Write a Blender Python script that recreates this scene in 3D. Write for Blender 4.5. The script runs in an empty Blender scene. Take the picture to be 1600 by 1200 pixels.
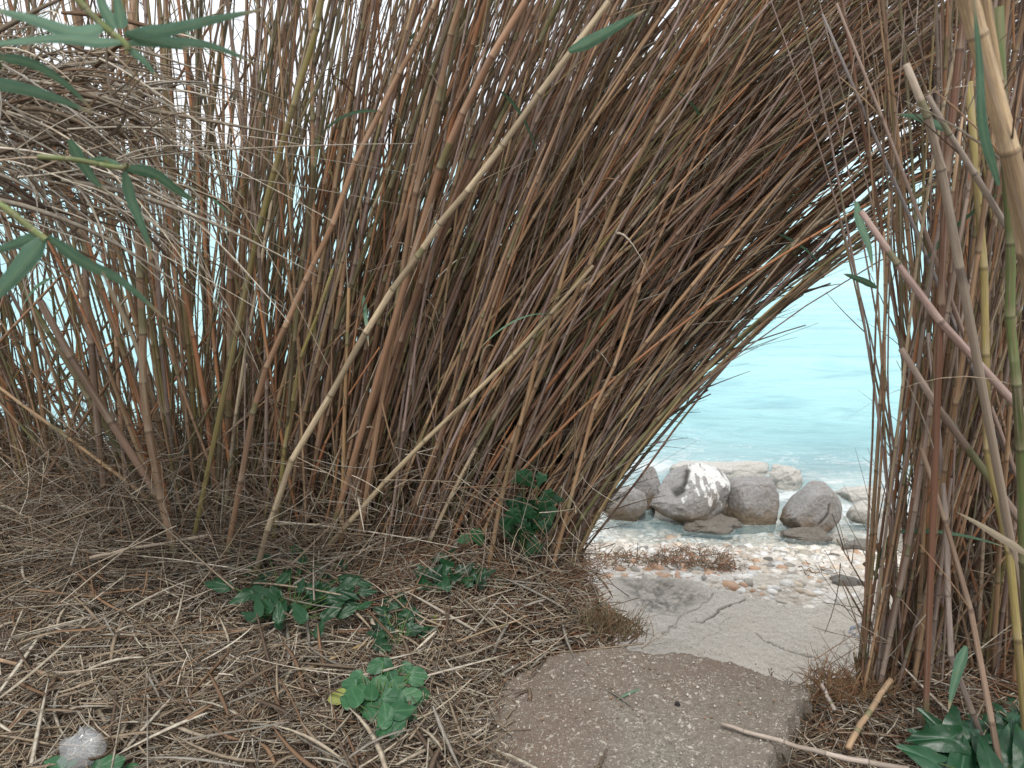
import bpy, math, random
import numpy as np
from mathutils import Vector
rnd = random.Random(7)
rng = np.random.default_rng(11)
C = bpy.context.scene.collection
R = math.radians

# ------------------------------------------------------------------ camera
CAMH, PITCH, FPX = 1.55, R(17.0), 1209.0
cd = bpy.data.cameras.new('camera'); cam = bpy.data.objects.new('camera', cd); C.objects.link(cam)
cam.location = (0, 0, CAMH); cam.rotation_euler = (math.pi/2 - PITCH, 0, 0)
cd.sensor_width = 36; cd.lens = 36*FPX/1600; cd.clip_start = .02; cd.clip_end = 20000
cd.dof.use_dof = True; cd.dof.focus_distance = 3.2; cd.dof.aperture_fstop = 7.0
bpy.context.scene.camera = cam

# ------------------------------------------------------------------ sky, sun, exposure
SUN_EL, SUN_AZ = R(66), R(185)
w = bpy.data.worlds.new("World"); bpy.context.scene.world = w; w.use_nodes = True
nt = w.node_tree; nt.nodes.clear()
sky = nt.nodes.new('ShaderNodeTexSky'); sky.sky_type = 'NISHITA'; sky.sun_disc = False
sky.sun_elevation = SUN_EL; sky.sun_rotation = SUN_AZ; sky.dust_density = 3.0
tc = nt.nodes.new('ShaderNodeTexCoord'); cl = nt.nodes.new('ShaderNodeTexNoise'); cl.inputs['Scale'].default_value = 2.2
cl.inputs['Detail'].default_value = 6
ramp = nt.nodes.new('ShaderNodeValToRGB')
ramp.color_ramp.elements[0].position = .3; ramp.color_ramp.elements[0].color = (8.0, 8.4, 9.0, 1)
ramp.color_ramp.elements[1].position = .7; ramp.color_ramp.elements[1].color = (10.0, 10.3, 10.6, 1)
mx = nt.nodes.new('ShaderNodeMix'); mx.data_type = 'RGBA'; mx.inputs[0].default_value = .86
bg = nt.nodes.new('ShaderNodeBackground'); bg.inputs['Strength'].default_value = .095
wo = nt.nodes.new('ShaderNodeOutputWorld')
nt.links.new(tc.outputs['Generated'], cl.inputs['Vector']); nt.links.new(cl.outputs['Fac'], ramp.inputs['Fac'])
nt.links.new(sky.outputs[0], mx.inputs[6]); nt.links.new(ramp.outputs[0], mx.inputs[7])
nt.links.new(mx.outputs[2], bg.inputs['Color']); nt.links.new(bg.outputs[0], wo.inputs[0])
sl = bpy.data.lights.new('sun', 'SUN'); sl.energy = 1.5; sl.angle = R(12); sl.color = (1, .96, .9)
so = bpy.data.objects.new('sun', sl); C.objects.link(so)
sd = Vector((math.sin(SUN_AZ)*math.cos(SUN_EL), math.cos(SUN_AZ)*math.cos(SUN_EL), math.sin(SUN_EL)))
so.rotation_euler = sd.to_track_quat('Z', 'Y').to_euler()
vs = bpy.context.scene.view_settings
vs.view_transform = 'Standard'; vs.look = 'None'; vs.gamma = 1; vs.exposure = .62; vs.use_curve_mapping = False
bpy.context.scene.cycles.max_bounces = 6; bpy.context.scene.cycles.diffuse_bounces = 2; bpy.context.scene.cycles.transparent_max_bounces = 6

# ------------------------------------------------------------------ helpers
SP, CP = math.sin(PITCH), math.cos(PITCH)
def ray(X, Y):
    dx, dy = (X-800)/FPX, (600-Y)/FPX
    return np.array([dx, CP + dy*SP, -SP + dy*CP])
def at(X, Y, d):
    r = ray(X, Y); t = d/r[1]; return np.array([0, 0, CAMH]) + r*t
def atz(X, Y, z):
    r = ray(X, Y); t = (z-CAMH)/r[2]; return np.array([0, 0, CAMH]) + r*t
def sstep(a, b, x):
    t = np.clip((x-a)/(b-a), 0, 1); return t*t*(3-2*t)
_perm = np.random.default_rng(3).random((256, 256))
def vnoise(x, y):
    xi = np.floor(x).astype(int); yi = np.floor(y).astype(int); fx = x-xi; fy = y-yi
    fx = fx*fx*(3-2*fx); fy = fy*fy*(3-2*fy)
    g = lambda a, b: _perm[a % 256, b % 256]
    return (g(xi, yi)*(1-fx)+g(xi+1, yi)*fx)*(1-fy)+(g(xi, yi+1)*(1-fx)+g(xi+1, yi+1)*fx)*fy - .5
def fbm(x, y, sc, o=4):
    s = 0; a = 1.
    for i in range(o):
        s = s + a*vnoise(x*sc+i*17.3, y*sc+i*5.1); sc *= 2.03; a *= .5
    return s
def tag(o, label=None, cat=None, group=None, kind=None):
    if label: o['label'] = label
    if cat: o['category'] = cat
    if group: o['group'] = group
    if kind: o['kind'] = kind
    return o
def link(name, me, mat, parent=None):
    o = bpy.data.objects.new(name, me); C.objects.link(o)
    if mat: me.materials.append(mat)
    if parent: o.parent = parent
    return o
def empty(name, loc):
    o = bpy.data.objects.new(name, None); C.objects.link(o); o.location = Vector(loc); o.empty_display_size = .1
    return o
def mesh(name, V, F, smooth=True, tint=None, cv=None, mask=None):
    """V (n,3), F (m,4) or list of faces; optional point attributes"""
    me = bpy.data.meshes.new(name)
    if isinstance(F, list):
        me.from_pydata([tuple(v) for v in V], [], F)
    else:
        k = F.shape[1]
        me.vertices.add(len(V)); me.vertices.foreach_set('co', np.asarray(V, np.float32).ravel())
        me.loops.add(F.size); me.loops.foreach_set('vertex_index', F.astype(np.int32).ravel())
        me.polygons.add(len(F)); me.polygons.foreach_set('loop_start', np.arange(0, F.size, k, dtype=np.int32))
        me.polygons.foreach_set('loop_total', np.full(len(F), k, np.int32))
        me.update(calc_edges=True)
    if smooth: me.polygons.foreach_set('use_smooth', np.ones(len(me.polygons), bool))
    if tint is not None:
        a = me.attributes.new('tint', 'FLOAT_COLOR', 'POINT')
        t = np.ones((len(V), 4), np.float32); t[:, :3] = tint; a.data.foreach_set('color', t.ravel())
    if cv is not None:
        a = me.attributes.new('cv', 'FLOAT_VECTOR', 'POINT'); a.data.foreach_set('vector', np.asarray(cv, np.float32).ravel())
    if mask is not None:
        for k_, v_ in mask.items():
            a = me.attributes.new(k_, 'FLOAT', 'POINT'); a.data.foreach_set('value', np.asarray(v_, np.float32).ravel())
    return me
def tubes(P, Rr, S, tint, vn, flat=1.0, ids=None):
    """P (N,K,3) centre lines, Rr (N,K) radii, S sides -> arrays"""
    N, K, _ = P.shape
    T = np.gradient(P, axis=1); T /= np.linalg.norm(T, axis=2, keepdims=True)+1e-9
    m = np.abs(T.mean(axis=1)); ax = np.argmin(m, axis=1)
    ref = np.eye(3)[ax][:, None, :]
    A = np.cross(T, ref); A /= np.linalg.norm(A, axis=2, keepdims=True)+1e-9
    B = np.cross(T, A)
    ang = np.arange(S)*2*math.pi/S
    ca, sa = np.cos(ang), np.sin(ang)*flat
    V = P[:, :, None, :] + Rr[:, :, None, None]*(A[:, :, None, :]*ca[None, None, :, None] + B[:, :, None, :]*sa[None, None, :, None])
    idx = np.arange(N*K*S).reshape(N, K, S)
    a = idx[:, :-1, :]; b = np.roll(a, -1, axis=2); d = idx[:, 1:, :]; c = np.roll(d, -1, axis=2)
    F = np.stack([a, b, c, d], axis=-1).reshape(-1, 4)
    tn = np.broadcast_to(tint[:, None, None, :], (N, K, S, 3)).reshape(-1, 3)
    if ids is None: ids = rng.random(N)*50
    cv = np.stack([np.broadcast_to(vn[:, :, None], (N, K, S)), np.broadcast_to(ids[:, None, None], (N, K, S)),
                   np.broadcast_to(ang[None, None, :], (N, K, S))], axis=-1).reshape(-1, 3)
    return V.reshape(-1, 3), F, tn, cv
class Acc:
    def __init__(s): s.V = []; s.F = []; s.T = []; s.C = []; s.n = 0
    def add(s, V, F, T, Cv):
        s.V.append(V); s.F.append(F+s.n); s.T.append(T); s.C.append(Cv); s.n += len(V)
    def build(s, name, mat, parent=None):
        return link(name, mesh(name, np.concatenate(s.V), np.concatenate(s.F), True, np.concatenate(s.T), np.concatenate(s.C)), mat, parent)

# ------------------------------------------------------------------ materials
def newmat(name):
    m = bpy.data.materials.new(name); m.use_nodes = True; n = m.node_tree
    b = n.nodes['Principled BSDF']; return m, n, b
def N(n, t, **kw):
    x = n.nodes.new(t)
    for k, v in kw.items():
        if k in x.inputs: x.inputs[k].default_value = v
        else: setattr(x, k, v)
    return x
def mixc(n, fac, a, b, mode='MIX'):
    m = n.nodes.new('ShaderNodeMix'); m.data_type = 'RGBA'; m.blend_type = mode
    for sock, v in ((0, fac), (6, a), (7, b)):
        if isinstance(v, bpy.types.NodeSocket): n.links.new(v, m.inputs[sock])
        elif v is not None: m.inputs[sock].default_value = v if sock == 0 else (*v, 1)[:4]
    return m.outputs[2]
def math_(n, op, a, b=None, c=None):
    m = n.nodes.new('ShaderNodeMath'); m.operation = op
    for i, v in enumerate((a, b, c)):
        if isinstance(v, bpy.types.NodeSocket): n.links.new(v, m.inputs[i])
        elif v is not None: m.inputs[i].default_value = v
    return m.outputs[0]
def rampf(n, src, stops):
    r = n.nodes.new('ShaderNodeValToRGB'); n.links.new(src, r.inputs[0]); e = r.color_ramp.elements
    while len(e) < len(stops): e.new(.5)
    for i, (p, c) in enumerate(stops):
        e[i].position = p; e[i].color = (*c, 1) if isinstance(c, tuple) else (c, c, c, 1)
    return r.outputs[0]
def bump(n, b, h, dist=.01, strength=.6):
    x = n.nodes.new('ShaderNodeBump'); x.inputs['Distance'].default_value = dist; x.inputs['Strength'].default_value = strength
    n.links.new(h, x.inputs['Height']); n.links.new(x.outputs[0], b.inputs['Normal'])

def cane_material():
    m, n, b = newmat('dry_cane')
    ta = N(n, 'ShaderNodeAttribute', attribute_name='tint'); cv = N(n, 'ShaderNodeAttribute', attribute_name='cv')
    sp = N(n, 'ShaderNodeSeparateXYZ'); n.links.new(cv.outputs['Vector'], sp.inputs[0])
    vn, cid, an = sp.outputs
    fr = math_(n, 'FRACT', vn); fl = math_(n, 'FLOOR', vn)
    cb = N(n, 'ShaderNodeCombineXYZ'); n.links.new(fl, cb.inputs[0]); n.links.new(cid, cb.inputs[1])
    wn = N(n, 'ShaderNodeTexWhiteNoise'); n.links.new(cb.outputs[0], wn.inputs[0])
    # per internode tone and hue
    tone = math_(n, 'MULTIPLY_ADD', wn.outputs['Value'], .7, .48)
    c1 = mixc(n, 1.0, ta.outputs['Color'], None, 'MULTIPLY')
    cg = N(n, 'ShaderNodeCombineColor'); [n.links.new(tone, cg.inputs[i]) for i in range(3)]
    n.links.new(cg.outputs[0], c1.node.inputs[7])
    # streaks along the cane
    cb2 = N(n, 'ShaderNodeCombineXYZ'); n.links.new(math_(n, 'MULTIPLY', vn, 1.6), cb2.inputs[0]); n.links.new(math_(n, 'MULTIPLY', math_(n, 'SINE', an), 3.), cb2.inputs[1])
    n.links.new(math_(n, 'ADD', math_(n, 'MULTIPLY', math_(n, 'COSINE', an), 3.), math_(n, 'MULTIPLY', cid, 7.)), cb2.inputs[2])
    st = N(n, 'ShaderNodeTexNoise', Scale=1.6, Detail=5.0, Roughness=.7); n.links.new(cb2.outputs[0], st.inputs['Vector'])
    c2 = mixc(n, rampf(n, st.outputs['Fac'], [(.38, 0.0), (.62, .75)]), c1, (.20, .13, .085))
    st2 = N(n, 'ShaderNodeTexNoise', Scale=.7, Detail=3.0); n.links.new(cb2.outputs[0], st2.inputs['Vector'])
    c2 = mixc(n, rampf(n, st2.outputs['Fac'], [(.52, 0.0), (.68, .4)]), c2, (.42, .35, .29))
    wc = N(n, 'ShaderNodeSeparateColor'); n.links.new(wn.outputs['Color'], wc.inputs[0])
    gr = math_(n, 'MULTIPLY', rampf(n, wc.outputs[1], [(.80, 0.0), (.82, .75)]), rampf(n, math_(n, 'ADD', fr, math_(n, 'MULTIPLY', wc.outputs[2], .4)), [(.5, 1.0), (.54, 0.0)]))
    c2 = mixc(n, gr, c2, (.105, .12, .045))
    # paler sheath just above, dark joint
    hi = rampf(n, fr, [(.02, 0.0), (.04, .22), (.2, .0)])
    c3 = mixc(n, hi, c2, (.5, .42, .3))
    ring = rampf(n, fr, [(0.0, 1.0), (.016, .8), (.03, 0.0), (.972, 0.0), (.988, .9)])
    ring.node.color_ramp.elements.new(1.0).color = (1, 1, 1, 1)
    c4 = mixc(n, math_(n, 'MULTIPLY', ring, .5), c3, (.055, .038, .03))
    n.links.new(c4, b.inputs['Base Color']); b.inputs['Roughness'].default_value = .5
    b.inputs['Specular IOR Level'].default_value = .22
    bump(n, b, st.outputs['Fac'], .003, .4)
    return m
CANE = cane_material()
def straw_material():
    m, n, b = newmat('dry_straw')
    ta = N(n, 'ShaderNodeAttribute', attribute_name='tint')
    tcn = N(n, 'ShaderNodeTexCoord'); ns = N(n, 'ShaderNodeTexNoise', Scale=60.0, Detail=3.0); n.links.new(tcn.outputs['Object'], ns.inputs['Vector'])
    c = mixc(n, rampf(n, ns.outputs['Fac'], [(.35, 0.0), (.7, .6)]), ta.outputs['Color'], (.16, .11, .075))
    n.links.new(c, b.inputs['Base Color']); b.inputs['Roughness'].default_value = .7; b.inputs['Specular IOR Level'].default_value = .12
    return m
STRAW = straw_material()
def leaf_material(name, c0, c1, rough=.4, vein=(.3, .4, .25), spec=.5, trans=.25):
    m, n, b = newmat(name)
    cv = N(n, 'ShaderNodeAttribute', attribute_name='cv'); sp = N(n, 'ShaderNodeSeparateXYZ'); n.links.new(cv.outputs['Vector'], sp.inputs[0])
    oi = N(n, 'ShaderNodeObjectInfo'); tcn = N(n, 'ShaderNodeTexCoord')
    ns = N(n, 'ShaderNodeTexNoise', Scale=30.0, Detail=6.0, Roughness=.65); n.links.new(tcn.outputs['Object'], ns.inputs['Vector'])
    f = math_(n, 'ADD', math_(n, 'MULTIPLY', ns.outputs['Fac'], .7), math_(n, 'MULTIPLY', oi.outputs['Random'], .45))
    c = mixc(n, rampf(n, f, [(.25, 0.0), (.85, 1.0)]), c0, c1)
    cb = N(n, 'ShaderNodeCombineXYZ'); n.links.new(math_(n, 'MULTIPLY', sp.outputs[0], 2.), cb.inputs[0]); n.links.new(math_(n, 'MULTIPLY', sp.outputs[1], 9.), cb.inputs[1])
    n.links.new(math_(n, 'MULTIPLY', oi.outputs['Random'], 30.), cb.inputs[2])
    ln = N(n, 'ShaderNodeTexNoise', Scale=1.6, Detail=3.0); n.links.new(cb.outputs[0], ln.inputs['Vector'])
    c = mixc(n, rampf(n, ln.outputs['Fac'], [(.45, 0.0), (.65, .4)]), c, vein)
    bl = N(n, 'ShaderNodeTexNoise', Scale=55.0, Detail=2.0); n.links.new(tcn.outputs['Object'], bl.inputs['Vector'])
    c = mixc(n, rampf(n, bl.outputs['Fac'], [(.68, 0.0), (.74, .7)]), c, (.22, .17, .06))
    c = mixc(n, math_(n, 'MULTIPLY', sp.outputs[2], .8), c, vein)
    c = mixc(n, rampf(n, math_(n, 'ADD', sp.outputs[0], math_(n, 'MULTIPLY', ln.outputs['Fac'], .12)), [(.9, 0.0), (.98, .85)]), c, (.42, .33, .2))
    n.links.new(c, b.inputs['Base Color']); b.inputs['Roughness'].default_value = rough; b.inputs['Specular IOR Level'].default_value = spec
    bump(n, b, math_(n, 'ADD', ns.outputs['Fac'], math_(n, 'MULTIPLY', ln.outputs['Fac'], .7)), .004, .45)
    tr = N(n, 'ShaderNodeBsdfTranslucent'); n.links.new(c, tr.inputs['Color']); ms = N(n, 'ShaderNodeMixShader'); ms.inputs[0].default_value = trans
    n.links.new(b.outputs[0], ms.inputs[1]); n.links.new(tr.outputs[0], ms.inputs[2]); n.links.new(ms.outputs[0], n.nodes['Material Output'].inputs['Surface'])
    return m
REEDLEAF = leaf_material('reed_leaf_green', (.04, .115, .06), (.13, .25, .17), .33, (.22, .34, .19))
DRYLEAF = leaf_material('reed_leaf_dry', (.3, .22, .14), (.5, .42, .3), .6, (.4, .33, .22))
IVY = leaf_material('ivy_leaf', (.006, .032, .013), (.016, .07, .024), .36, (.03, .095, .035), .35)
ROUND = leaf_material('soft_green_leaf', (.016, .08, .03), (.038, .135, .05), .42, (.1, .25, .11), .4)
ARUM = leaf_material('arum_leaf', (.006, .04, .015), (.016, .08, .03), .33, (.06, .18, .09), .6)
YLEAF = leaf_material('yellowed_leaf', (.17, .24, .04), (.3, .32, .06), .5, (.5, .45, .15))
def soil_material():
    m, n, b = newmat('soil')
    tcn = N(n, 'ShaderNodeTexCoord'); ns = N(n, 'ShaderNodeTexNoise', Scale=9.0, Detail=10.0, Roughness=.7); n.links.new(tcn.outputs['Object'], ns.inputs['Vector'])
    n2 = N(n, 'ShaderNodeTexNoise', Scale=1.6, Detail=4.0); n.links.new(tcn.outputs['Object'], n2.inputs['Vector'])
    c = rampf(n, ns.outputs['Fac'], [(.3, (.05, .034, .024)), (.55, (.12, .08, .055)), (.75, (.22, .165, .12))])
    c = mixc(n, rampf(n, n2.outputs['Fac'], [(.5, 0.0), (.7, .5)]), c, (.2, .095, .05))
    n.links.new(c, b.inputs['Base Color']); b.inputs['Roughness'].default_value = .95
    bump(n, b, ns.outputs['Fac'], .03, .9)
    return m
SOIL = soil_material()
def concrete_material(name, base_a, base_b, chips, dirt, dirt_amt):
    m, n, b = newmat(name)
    tcn = N(n, 'ShaderNodeTexCoord'); vec = tcn.outputs['Object']
    big = N(n, 'ShaderNodeTexNoise', Scale=2.3, Detail=5.0, Roughness=.6); n.links.new(vec, big.inputs['Vector'])
    fine = N(n, 'ShaderNodeTexNoise', Scale=70.0, Detail=6.0, Roughness=.75); n.links.new(vec, fine.inputs['Vector'])
    c = mixc(n, rampf(n, fine.outputs['Fac'], [(.3, 0.0), (.7, 1.0)]), base_a, base_b)
    chs = []
    for sc, lo, hi, seed in ((75., .60, .66, 0.), (140., .58, .66, 3.), (230., .56, .66, 7.)):
        mp = N(n, 'ShaderNodeMapping'); mp.inputs['Location'].default_value = (seed, seed, 0); n.links.new(vec, mp.inputs['Vector'])
        nn_ = N(n, 'ShaderNodeTexNoise', Scale=sc, Detail=2.0, Roughness=.5, Distortion=.3); n.links.new(mp.outputs[0], nn_.inputs['Vector'])
        chs.append((rampf(n, nn_.outputs['Fac'], [(lo, 0.0), (hi, 1.0)]), rampf(n, nn_.outputs['Fac'], [(.34, 1.0), (.42, 0.0)])))
    chip = math_(n, 'MAXIMUM', math_(n, 'MAXIMUM', chs[0][0], chs[1][0]), chs[2][0])
    pit = math_(n, 'MAXIMUM', chs[1][1], math_(n, 'MULTIPLY', chs[0][1], .6))
    vo = N(n, 'ShaderNodeTexVoronoi', Scale=60.0); n.links.new(vec, vo.inputs['Vector'])
    bright = N(n, 'ShaderNodeSeparateColor'); n.links.new(vo.outputs['Color'], bright.inputs[0])
    cc = mixc(n, bright.outputs[1], chips, base_b)
    c = mixc(n, math_(n, 'MULTIPLY', pit, .55), c, tuple(v*.4 for v in base_a))
    dm = N(n, 'ShaderNodeAttribute', attribute_name='dirt')
    d = math_(n, 'MULTIPLY', math_(n, 'ADD', rampf(n, big.outputs['Fac'], [(.42, 0.0), (.66, dirt_amt)]), dm.outputs['Fac']), rampf(n, fine.outputs['Fac'], [(.3, .55), (.6, 1.0)]))
    d = math_(n, 'MINIMUM', d, .93)
    c = mixc(n, d, c, dirt)
    c = mixc(n, math_(n, 'MULTIPLY', chip, .72), c, cc)
    st = N(n, 'ShaderNodeAttribute', attribute_name='stain')
    c = mixc(n, st.outputs['Fac'], c, (.09, .085, .075))
    n.links.new(c, b.inputs['Base Color']); b.inputs['Roughness'].default_value = .9
    h = math_(n, 'ADD', math_(n, 'MULTIPLY', chip, .6), fine.outputs['Fac'])
    bump(n, b, h, .006, .8)
    return m
PATHM = concrete_material('path_concrete', (.145, .125, .10), (.29, .255, .21), (.62, .57, .48), (.17, .12, .09), .45)
SLABM = concrete_material('shore_concrete', (.60, .53, .44), (.82, .75, .65), (.86, .82, .75), (.60, .5, .39), .4)

# ------------------------------------------------------------------ ground
LIPX = [-20, -1.1, -.6, .14, .27, .36, .9, 1.16, 1.40, 1.95, 20]
LIPY = [3.7, 3.7, 4.1, 4.1, 3.1, 2.08, 1.92, 1.98, 2.2, 3.2, 3.6]
SEA = -1.8
def gz(x, y):
    x = np.asarray(x, float); y = np.asarray(y, float)
    lip = np.interp(x, LIPX, LIPY) + .12*fbm(x, y*0, 2.0, 3)
    s = y - lip
    top = .03*fbm(x, y, 1.7, 4) + .015*fbm(x, y, 9, 3) + .04*sstep(-.6, -2.2, x)*sstep(2.0, 3.4, y) - .07*sstep(-.25, .05, x)*sstep(2.6, 1.9, y)*sstep(1.5, 1.1, x) - .0
    top = top + .05*sstep(.25, -.4, x)
    shore = np.interp(y, [0, 3.2, 4.9, 5.6, 6.3, 7.5, 10, 16, 60], [-1.2, -1.33, -1.42, -1.62, -1.87, -2.05, -2.6, -4, -9])
    shore = shore + .05*fbm(x, y, 1.5, 4)
    k = sstep(0, .38, s)
    return top*(1-k) + shore*k
def grid(xs, ys):
    X, Y = np.meshgrid(xs, ys); nx, ny = len(xs), len(ys)
    i = np.arange(nx*ny).reshape(ny, nx)
    F = np.stack([i[:-1, :-1], i[:-1, 1:], i[1:, 1:], i[1:, :-1]], -1).reshape(-1, 4)
    return X.ravel(), Y.ravel(), F
xs = np.concatenate([np.linspace(-60, -5, 30)[:-1], np.linspace(-5, 4, 260), np.linspace(4, 60, 30)[1:]])
ys = np.concatenate([np.linspace(-12, 0, 14)[:-1], np.linspace(0, 8, 260), np.linspace(8, 60, 50)[1:]])
X, Y, F = grid(xs, ys)
tag(link('ground', mesh('ground', np.stack([X, Y, gz(X, Y)], 1), F), SOIL), kind='structure')

# concrete path under the camera, broken along its right edge
def poly_sd(x, y, poly):
    """signed distance (inside > 0) to polygon"""
    d = np.full(x.shape, 1e9); ins = np.zeros(x.shape, bool); n = len(poly)
    for i in range(n):
        ax, ay = poly[i]; bx, by = poly[(i+1) % n]
        ex, ey = bx-ax, by-ay; t = np.clip(((x-ax)*ex+(y-ay)*ey)/(ex*ex+ey*ey+1e-12), 0, 1)
        d = np.minimum(d, np.hypot(x-ax-ex*t, y-ay-ey*t))
        c = ((ay > y) != (by > y)) & (x < (bx-ax)*(y-ay)/(by-ay+1e-12)+ax); ins ^= c
    return np.where(ins, d, -d)
pp = [atz(*p, .03)[:2] for p in [(760, 1200), (742, 1110), (790, 1040), (880, 1000), (950, 1003), (1080, 1022), (1180, 1040), (1262, 1068), (1280, 1082), (1258, 1102), (1262, 1118), (1246, 1128), (1250, 1150), (1222, 1158), (1215, 1200)]]
pp = pp + [np.array([.62, .3]), np.array([-.25, .3])]
X, Y, F = grid(np.linspace(-.4, 1.1, 300), np.linspace(.25, 2.35, 380))
wob = .035*fbm(X, Y, 9, 4)+.012*fbm(X, Y, 50, 2)
sdp = poly_sd(X, Y, pp)+wob
Z = -.16 + (.19 + .006*fbm(X, Y, 6, 4)+.004*fbm(X, Y, 60, 2)+.02*fbm(X, Y, 2, 2))*sstep(-.012, .022, sdp)
Z -= .03*sstep(.25, 0, sdp)*sstep(.4, .0, X)   # left side sinks under the litter
lipd = sstep(1.80, 1.98, Y+.12*fbm(X, Y, 5, 4))*.65
leftd = sstep(.33, .1, X+.25*fbm(X, Y, 4, 4))*sstep(.9, 1.4, Y)*.8
keep = (sdp > -.06); Fk = F[keep[F].all(axis=1)]
tag(link('path', mesh('path', np.stack([X, Y, Z], 1), Fk, True, mask={'dirt': np.maximum(lipd, leftd), 'stain': np.zeros(len(X))}), PATHM), kind='structure')

# lower shore slab with a hollow, joints and cracks
def polyline_d(x, y, pts):
    d = np.full(x.shape, 1e9)
    for (ax, ay), (bx, by) in zip(pts[:-1], pts[1:]):
        ex, ey = bx-ax, by-ay; t = np.clip(((x-ax)*ex+(y-ay)*ey)/(ex*ex+ey*ey+1e-12), 0, 1)
        d = np.minimum(d, np.hypot(x-ax-ex*t, y-ay-ey*t))
    return d
SZ = -1.3
sp_ = [atz(*p, SZ)[:2] for p in [(840, 960), (905, 905), (960, 893), (1010, 888), (1060, 893), (1120, 910), (1180, 925), (1240, 940), (1300, 935), (1370, 905), (1450, 880), (1600, 870), (1700, 1040), (1400, 1200), (900, 1200), (800, 1100)]]
xa = np.linspace(0, 3.4, 760); ya = np.linspace(3.2, 5.2, 460)
X, Y, F = grid(xa, ya)
sds = poly_sd(X, Y, sp_)+.06*fbm(X, Y, 5, 4)+.02*fbm(X, Y, 30, 2)
wx = X+.05*fbm(X, Y, 11, 4); wy = Y+.05*fbm(X+9, Y, 11, 4)
W = lambda l: [atz(*p, SZ)[:2] for p in l]
c1 = polyline_d(wx, wy, W([(1182, 928), (1160, 937), (1128, 952), (1100, 967), (1088, 972)]))
c2 = polyline_d(wx, wy, W([(1181, 992), (1205, 1006), (1230, 1018), (1297, 1033), (1330, 1040)]))
c3 = polyline_d(wx, wy, W([(1118, 930), (1085, 948), (1060, 970), (1040, 992)]))
c4 = polyline_d(wx, wy, W([(1085, 1012), (1110, 990), (1150, 965)]))
c5 = polyline_d(wx, wy, W([(1322, 985), (1330, 1010), (1322, 1035)]))
hol = poly_sd(X, Y, W([(965, 905), (1000, 895), (1050, 897), (1100, 925), (1110, 938), (1062, 966), (1000, 958), (975, 935)]))
Z = SZ + .012*fbm(X, Y, 3, 4)+.006*fbm(X, Y, 30, 3) - .05*sstep(-.03, .16, hol)
Z = Z - .012*np.exp(-(c1/.008)**2) - .006*np.exp(-(c2/.006)**2) - .008*np.exp(-(c3/.008)**2) - .002*np.exp(-(c4/.005)**2) - .006*np.exp(-(c5/.005)**2)
Z = Z - .035*sstep(.10, 0, sds)
Z = Z - .35*sstep(.02, -.03, sds)
stain = np.clip(.8*np.exp(-(c1/.006)**2)+.75*np.exp(-(c2/.004)**2)+.4*np.exp(-(c3/.005)**2)+.3*np.exp(-(c4/.004)**2)+.4*np.exp(-(c5/.004)**2)
        + .55*sstep(-.08, .15, hol)*(.8+1.2*fbm(X, Y, 40, 3)) + .25*sstep(.2, 0, sds)*(.7+fbm(X, Y, 25, 3)), 0, 1)
dirt = np.clip(.5*sstep(3.55, 3.2, Y)+.4*sstep(1.6, 2.0, X+.3*fbm(X, Y, 2, 3))*.6, 0, 1)
keep = sds > -.12; Fk = F[keep[F].all(axis=1)]
slab = tag(link('shore_slab', mesh('shore_slab', np.stack([X, Y, Z], 1), Fk, True, mask={'dirt': dirt, 'stain': stain}), SLABM), kind='structure')
# faded blue-grey paint mark on the slab
def slabz(x, y): return SZ + .012*fbm(x, y, 3, 4) + .006*fbm(x, y, 30, 3)
def paint_mark():
    m, n, b = newmat('faded_paint'); tcn = N(n, 'ShaderNodeTexCoord')
    ns = N(n, 'ShaderNodeTexNoise', Scale=35.0, Detail=5.0); n.links.new(tcn.outputs['Object'], ns.inputs['Vector'])
    n.links.new(rampf(n, ns.outputs['Fac'], [(.42, (.17, .2, .25)), (.62, (.42, .42, .42))]), b.inputs['Base Color']); b.inputs['Roughness'].default_value = .8
    strokes = [([(1326, 990), (1330, 982), (1342, 978), (1360, 977)], 6), ([(1340, 978), (1352, 972), (1357, 969)], 4), ([(1327, 986), (1334, 992), (1349, 995)], 5), ([(1340, 981), (1348, 990)], 3)]
    V = []; Fs = []
    for pts, wd in strokes:
        P = []
        for (a, b_), (c, d) in zip(pts[:-1], pts[1:]):
            for t in np.linspace(0, 1, 8)[:-1]: P.append((a+(c-a)*t, b_+(d-b_)*t))
        P.append(pts[-1])
        for i, p in enumerate(P):
            ww = wd*(.55+.45*math.sin(math.pi*(i+.6)/(len(P)+.2)))*(.75+.5*rnd.random())*.5
            for s in (-1, 0, 1):
                q = atz(p[0]+s*ww*.35, p[1]+s*ww*.75, SZ); V.append((q[0], q[1], float(slabz(q[0], q[1]))+.006))
            if i:
                k = len(V)-6
                Fs += [(k, k+1, k+4, k+3), (k+1, k+2, k+5, k+4)]
    return link('paint_mark', mesh('paint_mark', V, Fs, False), m)
tag(paint_mark(), 'faded blue grey paint mark with short strokes on the pale shore slab', 'paint mark')

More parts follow.
